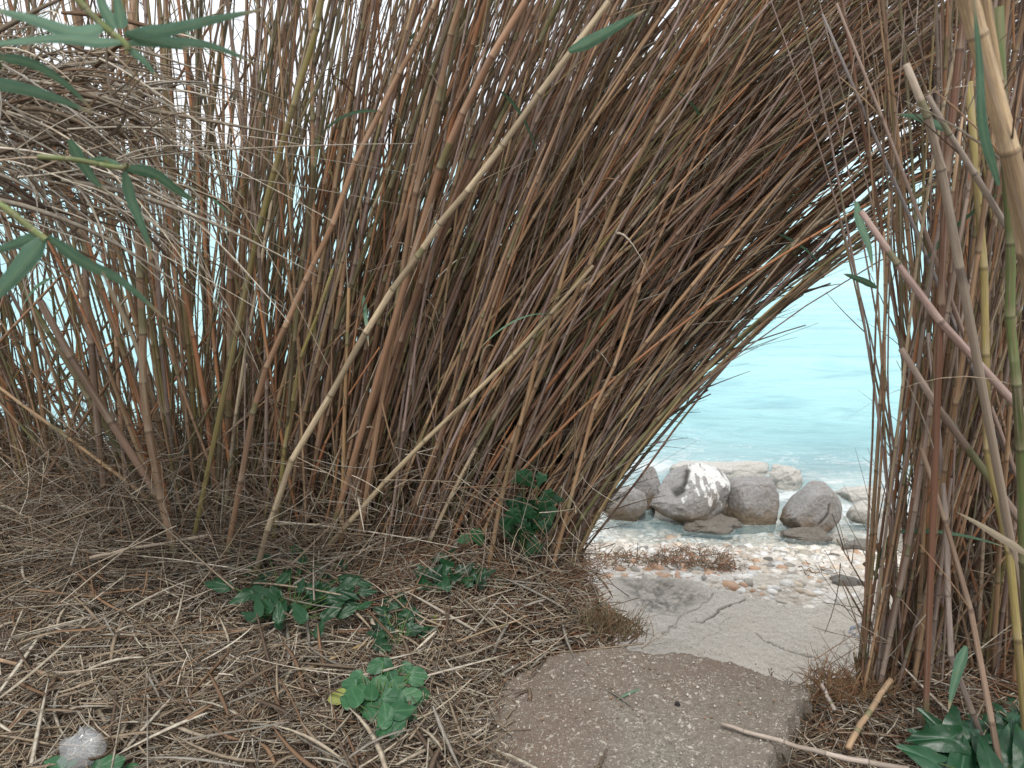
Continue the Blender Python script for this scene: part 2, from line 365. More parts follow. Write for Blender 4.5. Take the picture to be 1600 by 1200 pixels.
# ------------------------------------------------------------------ sea
def sea():
    m, n, b = newmat('sea_water')
    tcn = N(n, 'ShaderNodeTexCoord'); vec = tcn.outputs['Object']
    mp = N(n, 'ShaderNodeMapping'); mp.inputs['Scale'].default_value = (.55, 1.7, 1); n.links.new(vec, mp.inputs['Vector'])
    n1 = N(n, 'ShaderNodeTexNoise', Scale=1.1, Detail=9.0, Roughness=.62, Distortion=.6); n.links.new(mp.outputs[0], n1.inputs['Vector'])
    n2 = N(n, 'ShaderNodeTexNoise', Scale=.16, Detail=4.0); n.links.new(mp.outputs[0], n2.inputs['Vector'])
    c = mixc(n, rampf(n, n2.outputs['Fac'], [(.35, 0.0), (.65, 1.0)]), (.32, .60, .63), (.41, .68, .70))
    c = mixc(n, rampf(n, n1.outputs['Fac'], [(.38, 0.8), (.52, 0.0)]), c, (.27, .50, .54))
    # foam: thin lacy lines and flecks, thick near the shore
    n3 = N(n, 'ShaderNodeTexNoise', Scale=2.6, Detail=7.0, Roughness=.6, Distortion=1.4); n.links.new(mp.outputs[0], n3.inputs['Vector'])
    lace = rampf(n, math_(n, 'ABSOLUTE', math_(n, 'SUBTRACT', n3.outputs['Fac'], .5)), [(0.0, 1.0), (.022, 0.0)])
    fo = N(n, 'ShaderNodeAttribute', attribute_name='foam')
    n4 = N(n, 'ShaderNodeTexNoise', Scale=1.3, Detail=12.0, Roughness=.72); n.links.new(vec, n4.inputs['Vector'])
    patch = math_(n, 'ADD', math_(n, 'MULTIPLY', fo.outputs['Fac'], .55), math_(n, 'SUBTRACT', n4.outputs['Fac'], .5))
    thick = rampf(n, math_(n, 'ADD', patch, math_(n, 'MULTIPLY', n3.outputs['Fac'], .35)), [(.53, 0.0), (.66, .88)])
    lace = math_(n, 'MULTIPLY', lace, rampf(n, patch, [(.08, .0), (.32, .75)]))
    foam = math_(n, 'MAXIMUM', thick, lace)
    c = mixc(n, math_(n, 'MULTIPLY', fo.outputs['Fac'], .75), c, (.60, .76, .78))
    c = mixc(n, foam, c, (.86, .9, .9))
    n.links.new(c, b.inputs['Base Color']); b.inputs['Roughness'].default_value = .22; b.inputs['IOR'].default_value = 1.33; b.inputs['Specular IOR Level'].default_value = .14
    n.links.new(math_(n, 'MULTIPLY_ADD', foam, .5, .2), b.inputs['Roughness'])
    al = N(n, 'ShaderNodeAttribute', attribute_name='depth')
    a = math_(n, 'MAXIMUM', al.outputs['Fac'], math_(n, 'MULTIPLY', foam, .8))
    n.links.new(a, b.inputs['Alpha'])
    bump(n, b, math_(n, 'ADD', n1.outputs['Fac'], math_(n, 'MULTIPLY', n3.outputs['Fac'], .3)), .2, .8)
    xs = np.concatenate([-np.geomspace(6000, 8, 30), np.linspace(-7.7, 7.7, 330), np.geomspace(8, 6000, 30)])
    ys = np.concatenate([np.linspace(4.6, 16, 420), np.geomspace(16.1, 9000, 60)])
    X, Y, F = grid(xs, ys)
    amp = sstep(6.3, 9, Y)*sstep(400, 40, Y)
    Z = SEA + amp*(.05*fbm(X*.6, Y*1.4, .8, 4)) + .008*fbm(X, Y*1.5, 4, 3)
    bed = gz(X, Y)
    dep = np.clip(1-np.exp(-np.clip(Z-bed, 0, 9)*3.2), 0, 1)
    foam = np.clip(.72*np.exp(-((Y-7.6-.35*np.sin(X*1.3))/1.0)**2) + .45*np.exp(-((Y-6.3)/.6)**2)+.35*sstep(1.6, .4, X)*sstep(12, 8, Y), 0, 1)
    return link('water', mesh('water', np.stack([X, Y, Z], 1), F, True, mask={'depth': np.maximum(dep, .12), 'foam': foam}), m)
tag(sea(), kind='structure')

# ------------------------------------------------------------------ rocks
def rock_material(name, top, mid, low, wet, z0, z1):
    m, n, b = newmat(name); tcn = N(n, 'ShaderNodeTexCoord'); vec = tcn.outputs['Object']
    ns = N(n, 'ShaderNodeTexNoise', Scale=5.0, Detail=8.0, Roughness=.65); n.links.new(vec, ns.inputs['Vector'])
    fi = N(n, 'ShaderNodeTexNoise', Scale=38.0, Detail=6.0, Roughness=.7); n.links.new(vec, fi.inputs['Vector'])
    sp = N(n, 'ShaderNodeSeparateXYZ'); n.links.new(vec, sp.inputs[0])
    h = math_(n, 'ADD', sp.outputs[2], math_(n, 'MULTIPLY', math_(n, 'SUBTRACT', ns.outputs['Fac'], .5), .35))
    mr = N(n, 'ShaderNodeMapRange'); mr.inputs['From Min'].default_value = z0; mr.inputs['From Max'].default_value = z1; n.links.new(h, mr.inputs['Value'])
    c = rampf(n, mr.outputs[0], [(.0, low), (.28, mid), (.36, mid), (.56, top)])
    c = mixc(n, rampf(n, fi.outputs['Fac'], [(.3, .5), (.6, 0.0)]), c, wet)
    pt = N(n, 'ShaderNodeTexNoise', Scale=3.1, Detail=7.0, Roughness=.75, Distortion=.8); n.links.new(vec, pt.inputs['Vector'])
    c = mixc(n, rampf(n, pt.outputs['Fac'], [(.5, 0.0), (.62, .6)]), c, mid)
    c = mixc(n, rampf(n, pt.outputs['Fac'], [(.30, .55), (.42, 0.0)]), c, tuple(min(.9, v*1.35) for v in top))
    gu = N(n, 'ShaderNodeAttribute', attribute_name='guano')
    gn = N(n, 'ShaderNodeTexNoise', Scale=16.0, Detail=4.0, Roughness=.6, Distortion=.5)
    gm = N(n, 'ShaderNodeMapping'); gm.inputs['Scale'].default_value = (1.9, 1, .45); n.links.new(vec, gm.inputs['Vector']); n.links.new(gm.outputs[0], gn.inputs['Vector'])
    g = rampf(n, math_(n, 'MULTIPLY', math_(n, 'ADD', gn.outputs['Fac'], .18), gu.outputs['Fac']), [(.60, 0.0), (.74, .9)])
    c = mixc(n, g, c, (.85, .84, .8))
    ck = N(n, 'ShaderNodeAttribute', attribute_name='crack'); c = mixc(n, ck.outputs['Fac'], c, (.05, .045, .04))
    n.links.new(c, b.inputs['Base Color']); b.inputs['Roughness'].default_value = .68
    bump(n, b, math_(n, 'ADD', math_(n, 'MULTIPLY', ns.outputs['Fac'], 1.5), math_(n, 'MULTIPLY', fi.outputs['Fac'], .6)), .05, .9)
    return m
BOULD = rock_material('boulder_stone', (.37, .36, .35), (.25, .19, .13), (.36, .31, .24), (.13, .095, .065), -.05, .42)
PALE = rock_material('pale_limestone', (.62, .60, .55), (.5, .48, .43), (.36, .33, .27), (.33, .3, .25), -.05, .2)
BROWNS = rock_material('brown_stone', (.24, .22, .19), (.2, .17, .14), (.15, .12, .09), (.1, .08, .06), -.05, .15)
def n3(p, sc, o=3, seed=0):
    return (fbm(p[:, 0]+seed*3.1, p[:, 1]+p[:, 2]*.7, sc, o)+fbm(p[:, 1]+seed*1.7+11, p[:, 2]-p[:, 0]*.6, sc, o))*.6
def rock(name, X0, X1, Y0, Y1, zb, label, cat, mat, seed, depth=.8, sq=2.6, rough=.10, group=None, shape=None, guano=None, cracks=None, res=46, cuts=10, lift=0.0):
    """boulder filling pixel box X0..X1, top Y0, base Y1 resting at height zb"""
    b0 = atz((X0+X1)/2, Y1, zb); y0 = b0[1]
    t = b0[1]/ray((X0+X1)/2, Y1)[1]
    wdt = (X1-X0)/FPX*t; dp = wdt*depth
    yc = y0+dp*.42
    hgt = max(.04, at((X0+X1)/2, Y0, yc)[2]-zb)*1.0
    u = np.linspace(0, 2*math.pi, res*2, endpoint=False); v = np.linspace(-math.pi/2, math.pi/2, res)
    U, Vv = np.meshgrid(u, v); cu, su, cv_, sv = np.cos(U), np.sin(U), np.cos(Vv), np.sin(Vv)
    d = np.stack([cv_*cu, cv_*su, sv], -1).reshape(-1, 3)
    k = (np.abs(d)**sq).sum(1)**(-1/sq)
    p = d*k[:, None]
    cr_ = np.random.default_rng(seed+40)
    for _ in range(cuts):
        nn_ = cr_.normal(0, 1, 3)*np.array([1, 1, .8]); nn_ /= np.linalg.norm(nn_); hh = cr_.uniform(.66, .92)
        ex = np.clip(p@nn_-hh, 0, None); p = p-ex[:, None]*nn_*.85
    r = 1 + rough*n3(d*1.0+seed, 1.6, 4, seed)*2 + rough*.45*n3(d, 5, 4, seed) + .035*n3(d, 14, 3, seed)
    p = p*r[:, None]
    if shape: p = shape(p)
    P = p*np.array([wdt/2, dp/2, hgt*.62]); P[:, 2] += hgt*.38
    i = np.arange(res*2*res).reshape(res, res*2)
    a = i[:-1]; b = np.roll(a, -1, 1); dd = i[1:]; c = np.roll(dd, -1, 1)
    F = np.stack([a, b, c, dd], -1).reshape(-1, 4)
    g = np.zeros(len(P)); ck = np.zeros(len(P))
    cx = (X0+X1)/2
    # pixel-ish local coordinates: across -1..1, up 0..1 (seen from the front)
    lx = P[:, 0]/(wdt/2); lz = P[:, 2]/hgt
    front = (P[:, 1] < .15*dp)
    if guano: g = guano(lx, lz, P)*1.0
    if cracks:
        for pts, wd_, dpth in cracks:
            dc = polyline_d(lx+.03*n3(d, 7, 2, seed), lz, pts)
            e = np.exp(-(dc/wd_)**2)*front
            P -= (d*e[:, None])*dpth; ck = np.maximum(ck, e)
    o = link(name, mesh(name, P, F, True, mask={'guano': g, 'crack': ck}), mat)
    o.location = (b0[0], yc, zb-.02+lift)
    return tag(o, label, cat, group)
GB = 'boulders at the edge of the sea'
def sh_main(p):
    q = p.copy(); x, y, z = q.T.copy()
    z = z*(1-.22*np.clip(-x-.2, 0, 1)) + np.where(z > 0, .02*np.exp(-((x+.05)/.3)**2), 0)
    q[:, 2] = np.where(z > 0, z*(1-.40*np.clip(np.abs(x-.1), 0, 1)**2), z)
    under = sstep(-.15, -.9, z); q[:, 0] = x*(1-.2*under*(x < 0)); q[:, 1] = np.where(y < 0, y*(1-.55*under), y)
    q[:, 0] -= .12*np.exp(-((z+.15)/.3)**2)*(x < -.5)
    return q
def gu_main(lx, lz, P):
    nz = fbm(lx*1.0, lz*1.0+3, 9, 3); g = np.zeros(len(lx)); x = lx+.05*nz; z = lz+.08*fbm(lx+5, lz, 11, 3)
    for pts, w_ in [([(-.10, .98), (-.2, .84), (-.32, .72), (-.42, .6)], .055), ([(-.02, .97), (.15, .98), (.4, .93)], .06), ([(.05, .95), (.0, .8), (.02, .68)], .05), ([(.12, .93), (.13, .75), (.1, .58)], .05),
                    ([(.2, .9), (.27, .75), (.3, .62)], .045), ([(.4, .93), (.6, .78), (.74, .6), (.8, .42), (.84, .3)], .06), ([(.28, .62), (.38, .56), (.42, .45)], .04), ([(-.12, .8), (-.2, .68), (-.22, .62)], .035), ([(.5, .6), (.52, .52)], .03)]:
        d = polyline_d(x, z, pts); g = np.maximum(g, sstep(w_*1.5, w_*.6, d))
    return g*(P[:, 1] < .25)*1.17*(1-.35*sstep(.1, .4, nz))
rock('boulder', 1024, 1168, 729, 826, SEA-.02, 'largest grey boulder with white bird-dropping streaks on its top', 'boulder', BOULD, 1, .78, 2.5, .07, GB, sh_main, gu_main,
     [([(-.14, .98), (-.30, .80), (-.40, .70), (-.58, .62)], .026, .018)], 80)
rock('boulder', 1140, 1218, 748, 822, SEA-.02, 'blocky grey boulder touching the right end of the streaked boulder', 'boulder', BOULD, 2, .8, 5.0, .07, GB, res=54, cuts=3)
def sh_egg(p):
    q = p.copy(); z = p[:, 2]; q[:, 0] = p[:, 0]*(1-.30*sstep(-.2, 1., z))+.22*z; q[:, 2] = np.where(z > 0, z*(1-.3*sstep(0, -1, p[:, 0])), z)
    under = sstep(-.3, -.9, z); q[:, 0] *= 1-.10*under
    return q
rock('boulder', 1224, 1322, 754, 838, SEA-.02, 'rounded dark grey boulder with a short curved crack, standing alone in the water', 'boulder', BOULD, 3, .85, 2.8, .06, GB, sh_egg, None,
     [([(.38, .72), (.36, .55), (.22, .42), (.1, .34)], .022, .03)], 64)
rock('boulder', 985, 1036, 730, 800, SEA-.02, 'tall pale-sided grey boulder behind the reeds, left of the streaked boulder', 'boulder', BOULD, 4, .8, 3.2, .06, GB, res=46)
rock('boulder', 945, 1012, 756, 820, SEA-.02, 'low grey boulder half hidden by the arching reeds, leftmost of the boulders', 'boulder', BOULD, 5, .8, 3.4, .07, GB, res=46)
rock('rock_slab', 1056, 1216, 722, 753, SEA-.02, 'long flat pale rock slab behind the streaked boulder', 'rock', PALE, 6, .35, 4.5, .12, None, res=46)
rock('rock', 1204, 1264, 725, 768, SEA-.02, 'rough whitish rock at the water edge right of the long flat slab', 'rock', PALE, 7, .8, 2.0, .22, None, res=44)
rock('rock_slab', 1314, 1396, 757, 789, SEA-.02, 'flat pale rock slab right of the rounded boulder', 'rock', PALE, 8, .6, 3.2, .12, None, res=40)
rock('rock', 1334, 1388, 782, 824, SEA-.02, 'chunky pale rock in front of the flat slab beside the right-hand reeds', 'rock', PALE, 9, .8, 2.6, .16, None, res=40)
rock('rock', 1372, 1440, 806, 874, SEA+.02, 'pale rock largely hidden behind the right-hand reeds', 'rock', PALE, 10, .7, 2.6, .12, None, res=36)
rock('rock', 1320, 1378, 843, 871, SEA+.04, 'small brown flat-topped rock on the shingle near the right-hand reeds', 'rock', BROWNS, 11, .6, 3.4, .10, None, res=36)
rock('rock', 1060, 1166, 806, 838, SEA-.02, 'low crumbling brown rock ledge under the streaked boulder', 'rock', BROWNS, 12, .5, 2.8, .22, None, res=44)
rock('rock', 1230, 1300, 822, 850, SEA-.02, 'low crumbling ledge under the rounded boulder', 'rock', BROWNS, 19, .6, 2.8, .2, None, res=40)
rock('rock', 1298, 1326, 829, 847, SEA, 'small pale stone at the right foot of the rounded boulder', 'rock', PALE, 13, .8, 2.2, .2, None, res=24)
rock('stone', 1078, 1104, 884, 903, -1.5, 'white rounded stone beside brown weed at the slab edge', 'stone', PALE, 14, .9, 2.2, .1, None, res=24)
rock('stone', 1296, 1322, 862, 877, -1.68, 'dark grey rounded stone on the shingle left of the brown rock', 'stone', BROWNS, 15, .8, 2.4, .1, None, res=24)
rock('stone', 1296, 1352, 896, 922, -1.46, 'flat grey brown stone lying at the right end of the shingle', 'stone', BROWNS, 16, .6, 2.6, .2, None, res=26)
rock('stone', 1338, 1358, 902, 921, -1.45, 'orange stone at the edge of the smooth slab', 'stone', BROWNS, 17, .8, 2.4, .15, None, res=20)
rock('stone', 1188, 1214, 868, 884, -1.62, 'small dark stone lying in the thin water below the channel between boulders', 'stone', BROWNS, 18, .6, 2.4, .15, None, res=20)

# shingle: flat pebbles, one uncountable mass
def shingle():
    m, n, b = newmat('shingle'); ta = N(n, 'ShaderNodeAttribute', attribute_name='tint')
    tcn = N(n, 'ShaderNodeTexCoord'); ns = N(n, 'ShaderNodeTexNoise', Scale=60.0, Detail=4.0); n.links.new(tcn.outputs['Object'], ns.inputs['Vector'])
    n.links.new(mixc(n, rampf(n, ns.outputs['Fac'], [(.4, 0.0), (.7, .35)]), ta.outputs['Color'], (.3, .26, .21)), b.inputs['Base Color']); b.inputs['Roughness'].default_value = .6
    ico = []; 
    import bmesh
    bm = bmesh.new(); bmesh.ops.create_icosphere(bm, subdivisions=1, radius=1); bm.verts.ensure_lookup_table()
    v0 = np.array([v.co[:] for v in bm.verts]); f0 = np.array([[v.index for v in f.verts] for f in bm.faces]); bm.free()
    Nn = 15000
    x = rng.uniform(-2.5, 5.5, Nn); y = 4.3+2.6*rng.random(Nn)**.9
    keepm = (poly_sd(x, y, sp_) < .02+.0*x); x, y = x[keepm], y[keepm]; Nn = len(x)
    s = .008+.04*rng.random(Nn)**4+.06*(rng.random(Nn) < .012*sstep(5.0, 5.8, y))*rng.random(Nn); z = gz(x, y)+s*.15
    sc = np.stack([s*(1+.6*rng.random(Nn)), s*(.7+.5*rng.random(Nn)), s*(.2+.25*rng.random(Nn))], 1)
    th = rng.random(Nn)*6.28; V = v0[None]*(1+.5*(rng.random((Nn, len(v0), 1))-.5))*sc[:, None, :]
    c, s_ = np.cos(th)[:, None], np.sin(th)[:, None]
    V = np.stack([V[..., 0]*c-V[..., 1]*s_, V[..., 0]*s_+V[..., 1]*c, V[..., 2]], -1)+np.stack([x, y, z], 1)[:, None, :]
    F = (f0[None]+np.arange(Nn)[:, None, None]*len(v0)).reshape(-1, 3)
    pal = np.array([(.80, .74, .66), (.72, .65, .56), (.85, .82, .76), (.58, .52, .44), (.38, .34, .28), (.55, .33, .2), (.68, .56, .43), (.3, .28, .25)])
    pr = np.array([.25, .2, .2, .12, .07, .04, .08, .04]); k = rng.choice(len(pal), Nn, p=pr)
    orange = (rng.random(Nn) < .35*np.exp(-((x-.95)/.55)**2-((y-5.0)/.35)**2)); k[orange] = 5
    T = np.repeat(pal[k]*(.85+.3*rng.random((Nn, 1))), len(v0), axis=0)
    return link('shingle', mesh('shingle', V.reshape(-1, 3), F, False, T), m)
tag(shingle(), 'pale shingle of flat pebbles between the slab and the boulders', 'shingle', kind='stuff')
def beach_sheet():
    m, n, b = newmat('beach_grit'); tcn = N(n, 'ShaderNodeTexCoord'); vec = tcn.outputs['Object']
    ns = N(n, 'ShaderNodeTexNoise', Scale=3.2, Detail=9.0, Roughness=.7); n.links.new(vec, ns.inputs['Vector'])
    vo = N(n, 'ShaderNodeTexVoronoi', Scale=28.0); n.links.new(vec, vo.inputs['Vector'])
    c = rampf(n, ns.outputs['Fac'], [(.36, (.5, .42, .33)), (.48, (.74, .67, .57)), (.6, (.84, .79, .72))])
    c = mixc(n, rampf(n, vo.outputs['Distance'], [(.1, 0.0), (.6, .35)]), c, (.35, .3, .24))
    n.links.new(c, b.inputs['Base Color']); b.inputs['Roughness'].default_value = .8
    bump(n, b, math_(n, 'SUBTRACT', ns.outputs['Fac'], vo.outputs['Distance']), .03, .8)
    X, Y, F = grid(np.linspace(-8, 10, 240), np.linspace(3.0, 9, 120))
    Z = gz(X, Y)+.006; keep = Z < -1.15
    return link('beach', mesh('beach', np.stack([X, Y, Z], 1), F[keep[F].all(axis=1)]), m)
tag(beach_sheet(), kind='structure')

# ------------------------------------------------------------------ reeds
PAL = {'tan': (.46, .29, .16), 'brown': (.20, .10, .06), 'grey': (.35, .27, .24), 'orange': (.47, .20, .08),
       'pale': (.64, .52, .36), 'green': (.11, .125, .05), 'yellow': (.30, .25, .095)}
KINDS = list(PAL)
def jit(c, a=.12):
    k = 1+rnd.uniform(-a, a); return tuple(max(0.01, v*k*(1+rnd.uniform(-.05, .05))) for v in c)
def cane_path(b, th0, th1, L, ylean, n, kink=1.6, pw=1.1):
    u = (np.arange(n)+.5)/n
    th = th0+(th1-th0)*u**pw + np.cumsum(rng.normal(0, kink, n))*.5
    th = np.radians(th); s = L/n
    yl = ylean + np.cumsum(rng.normal(0, .02, n))
    st = np.stack([np.cos(th), yl, np.sin(th)], 1)*s
    return np.concatenate([[b], b+np.cumsum(st, 0)])
class Cane:
    __slots__ = ('P', 'r', 'kind', 'stand', 'rank', 'hero', 'X', 'broken')
def mk(P, r0, taper, kind, stand):
    c = Cane(); c.P = P; u = np.linspace(0, 1, len(P)); c.r = r0*(1-taper*u**1.4); c.kind = kind; c.stand = stand; c.hero = None; c.broken = False
    return c
def pick(ps):
    x = rnd.random(); s = 0
    for k, p in ps:
        s += p
        if x < s: return k
    return ps[-1][0]
MIXL = [('tan', .36), ('brown', .16), ('grey', .1), ('orange', .12), ('pale', .05), ('green', .13), ('yellow', .08)]
MIXR = [('tan', .28), ('brown', .24), ('grey', .22), ('orange', .15), ('pale', .05), ('green', .03), ('yellow', .02)]
MIXG = [('tan', .36), ('brown', .08), ('grey', .06), ('orange', .08), ('pale', .13), ('green', .18), ('yellow', .11)]
canes = []
def base_at(X, y):
    p = at(X, 700, y); return np.array([p[0], y, float(gz(p[0], y))-.03])
def lerp(a, b, t): return a+(b-a)*t
def add(X, y, th0, th1, L, r0, taper, kind, stand, sp=(.16, .28), yl=(-.02, .05), pw=1.1, kink=1.6):
    b = base_at(X, y)
    if b[2] < -.16: return
    n = max(4, int(L/rnd.uniform(*sp)))
    c = mk(cane_path(b, th0, th1, L, rnd.gauss(*yl), n, kink, pw), r0, taper, kind, stand); c.X = X; canes.append(c)
def left_cane(X, y, thin=False):
    u = min(1, max(0, (X-230)/675)); v = rnd.random()
    th0 = lerp(90, 66, u**.65)+rnd.gauss(0, 7); th1 = th0-lerp(5, 25, u)+rnd.gauss(0, 9)
    if v < .16: th0 = rnd.uniform(55, 112); th1 = th0+rnd.uniform(-25, 10)
    if u > .9: th0 = min(th0, 76)
    L = rnd.uniform(2.6, 4.0) if v > .3 else rnd.uniform(.7, 2.6)
    r0 = rnd.choice([.0035, .0045, .0055]) if thin else rnd.choice([.0045, .0055, .0065, .0075, .0085, .0105])
    mx_ = (MIXG if X < 480 else MIXL) if rnd.random() > u*1.1 else MIXR
    add(X, y, th0, th1, L, r0, .65, pick(mx_), 'left', kink=2.2)
for i in range(900):
    X = 230+680*(rnd.random()**.72); y = rnd.uniform(2.75, 3.95)
    if X < 480 and rnd.random() < .15: continue
    left_cane(X, y)
for i in range(430): left_cane(260+650*(rnd.random()**.75), rnd.uniform(2.7, 4.0), True)
for i in range(380):    # the long arching ones that close the top of the gap
    X = rnd.uniform(560, 905); th0 = rnd.gauss(67.5, 4) 
    add(X, rnd.uniform(2.7, 4.05), th0, rnd.gauss(29, 7), rnd.uniform(2.9, 4.3), rnd.choice([.003, .004, .005, .006, .008]), .7, pick(MIXR), 'left', pw=.85, yl=(-.03, .05))
for i in range(170):    # short broken ones bulging out at the edge of the opening
    th0 = max(64, rnd.gauss(73, 6))
    add(rnd.uniform(800, 895), rnd.uniform(2.7, 4.0), th0, th0-rnd.uniform(8, 32), rnd.uniform(.35, 2.0), rnd.choice([.004, .005, .006, .008]), .3, pick(MIXR), 'left', pw=.9)
for i in range(130):    # thin uprights thickening the left end
    th0 = rnd.gauss(91, 7)
    add(rnd.uniform(-200, 330), rnd.uniform(2.9, 3.9), th0, th0+rnd.gauss(0, 8), rnd.uniform(1.8, 3.4), rnd.choice([.003, .004, .005, .006]), .6, pick(MIXG), 'left')
for i in range(85):     # sparse left end
    th0 = rnd.gauss(94, 13)
    add(rnd.uniform(-350, 250), rnd.uniform(2.9, 4.0), th0, th0+rnd.gauss(0, 12), rnd.uniform(1.6, 3.6), rnd.choice([.006, .009, .012]), .6, pick(MIXL), 'left', yl=(0, .06))
for i in range(60):     # slanting poles crossing the left end
    th0 = rnd.choice([rnd.gauss(38, 14), rnd.gauss(140, 14)])
    add(rnd.uniform(-350, 420), rnd.uniform(2.8, 3.9), th0, th0+rnd.gauss(0, 10), rnd.uniform(.8, 2.2), rnd.choice([.004, .006, .008]), .6, pick(MIXR), 'left')
MIXQ = [('tan', .33), ('brown', .14), ('grey', .29), ('orange', .08), ('pale', .06), ('green', .05), ('yellow', .05)]
for i in range(1250):    # right-hand stand
    y = rnd.uniform(1.95, 3.3); X = rnd.uniform(1412, 1790) if i < 620 else rnd.uniform(1396, 1520)
    if X > 1440 and y < 2.1 and rnd.random() < .5: continue
    L = rnd.uniform(1.4, 3.0)
    if rnd.random() < .2: L = rnd.uniform(.4, 1.2)
    th0 = rnd.gauss(90 if X < 1470 else 93, 3.5 if X < 1470 else 5.5); th1 = th0+rnd.gauss(1, 4)
    if X < 1470: th0 = min(th0, 94); th1 = min(th1, 95)
    if rnd.random() < (.2 if X > 1540 else .05): th0 = rnd.uniform(100, 124); th1 = th0+rnd.uniform(-5, 8); L = rnd.uniform(.4, 1.3) if X > 1600 else rnd.uniform(.3, .6)
    elif rnd.random() < .1: th0 = rnd.uniform(62, 85); th1 = th0; L = rnd.uniform(.5, 1.6)
    add(X, y, th0, th1, L, rnd.choice([.0028, .0035, .0045, .005, .006, .0075]), .5, pick(MIXQ), 'right', sp=(.12, .2), yl=(0, .05), kink=1.6)
for i in range(60):     # short broken stubs fringing the right stand
    th0 = rnd.gauss(106, 10)
    add(rnd.uniform(1398, 1425), rnd.uniform(2.05, 2.7), th0, th0, rnd.uniform(.1, .4), rnd.choice([.004, .006, .008]), .2, pick(MIXQ), 'right', sp=(.08, .14))

def catmull(pts, n):
    P = np.array(pts, float); P = np.vstack([2*P[0]-P[1], P, 2*P[-1]-P[-2]]); out = []
    m = len(P)-3
    for t in np.linspace(0, m-1e-6, n):
        i = int(t); f = t-i; a, b, c, d = P[i:i+4]
        out.append(.5*((2*b)+(c-a)*f+(2*a-5*b+4*c-d)*f*f+(3*b-a-3*c+d)*f**3))
    return np.array(out)
def hero(pts, d0, d1, r0, taper, kind, label, stand='left', col=None, sp=.17, leaves=0, tall=0):
    n = len(pts); W_ = [at(x, y, d0+(d1-d0)*i/(n-1)) for i, (x, y) in enumerate(pts)]
    L = sum(np.linalg.norm(W_[i+1]-W_[i]) for i in range(n-1))
    P = catmull(W_, max(4, int(L/sp)))
    if tall:   # carries on out of the frame
        t = P[-1]-P[-2]; P = np.vstack([P]+[P[-1]+t*k for k in range(1, tall+1)])
    P[1:-1] += rng.normal(0, .0035, P[1:-1].shape)
    g = float(gz(P[0][0], P[0][1]))
    if P[0][2] > g-.02 and stand != 'free': 
        t = P[0]-P[1]; t /= np.linalg.norm(t); k = (P[0][2]-g+.03)/max(.3, -t[2]); P = np.vstack([P[0]+t*k, P])
    c = mk(P, r0, taper, kind, stand); c.hero = (label, col); c.X = pts[0][0]; canes.append(c); return c
H = hero
H([(390, 930), (455, 720), (570, 520), (650, 400), (730, 300), (845, 145), (950, 0)], 2.45, 2.2, .0108, .3, 'pale', 'long pale straw cane leaning right across the whole left stand, brightest of its canes', col=(.66, .55, .36), tall=3)
H([(547, 815), (615, 740), (692, 663), (775, 582), (847, 505), (927, 415)], 2.6, 2.45, .0100, .45, 'pale', 'second pale cane leaning right, below and parallel to the longest pale one', col=(.60, .44, .28))
H([(770, 850), (787, 767), (825, 617), (858, 507), (890, 400), (905, 310)], 2.6, 2.7, .010, .4, 'orange', 'steep thin orange tan cane above the dark ivy on the reeds', col=(.46, .28, .14))
H([(868, 870), (887, 797), (927, 640), (960, 573), (997, 460), (1010, 400)], 2.6, 2.7, .009, .4, 'orange', 'steep reddish tan cane at the right edge of the left stand', col=(.42, .25, .13))
H([(275, 845), (253, 793), (207, 710), (143, 613), (100, 540), (62, 470)], 2.6, 2.55, .0150, .2, 'brown', 'brown snapped cane leaning left with a blunt top at the far left', col=(.27, .18, .12))
H([(290, 930), (262, 820), (230, 657), (222, 540), (217, 400), (214, 250)], 2.5, 2.75, .0150, .25, 'brown', 'thick upright brown cane in the gap at the far left', col=(.30, .19, .12), tall=3)
H([(330, 980), (367, 793), (400, 627), (440, 520), (497, 400), (560, 240), (617, 130), (660, 50), (700, -40)], 2.5, 2.6, .0105, .3, 'orange', 'orange brown cane rising in a long slant left of the pale one', col=(.40, .235, .13), tall=2)
H([(180, 850), (167, 797), (143, 540), (133, 400), (128, 200)], 2.8, 3.0, .0150, .25, 'tan', 'upright grey tan cane, leftmost thick one seen against the sea', col=(.27, .20, .14), tall=3)
H([(352, 700), (358, 600), (363, 377), (380, 293), (405, 160)], 2.95, 2.75, .0140, .05, 'orange', 'thick tan cane with a cut flat top standing below the drooping dry leaves', col=(.45, .27, .16))
H([(640, 420), (687, 267), (720, 177), (770, 87), (823, 0)], 2.55, 2.4, .0115, .1, 'orange', 'thick rust brown cane slanting up through the top centre', col=(.38, .215, .125), tall=3)
H([(620, 480), (660, 250), (700, 83), (720, 0)], 2.6, 2.5, .0100, .1, 'orange', 'rust brown cane, steeper neighbour left of the thick rust brown one', col=(.40, .24, .14), tall=3)
H([(370, 520), (400, 367), (430, 267), (460, 167), (493, 50), (510, -30)], 2.55, 2.45, .0095, .1, 'yellow', 'yellow green cane slanting up near the top left', col=(.32, .29, .09), tall=3)
H([(420, 890), (445, 700), (470, 560), (520, 420)], 2.65, 2.7, .0085, .4, 'yellow', 'bright yellow green cane just right of the long pale cane foot', col=(.36, .33, .09))
H([(530, 900), (535, 760), (538, 600), (545, 450)], 2.65, 2.7, .0090, .4, 'yellow', 'straight yellowish cane standing upright behind the two pale leaning canes', col=(.45, .30, .12))
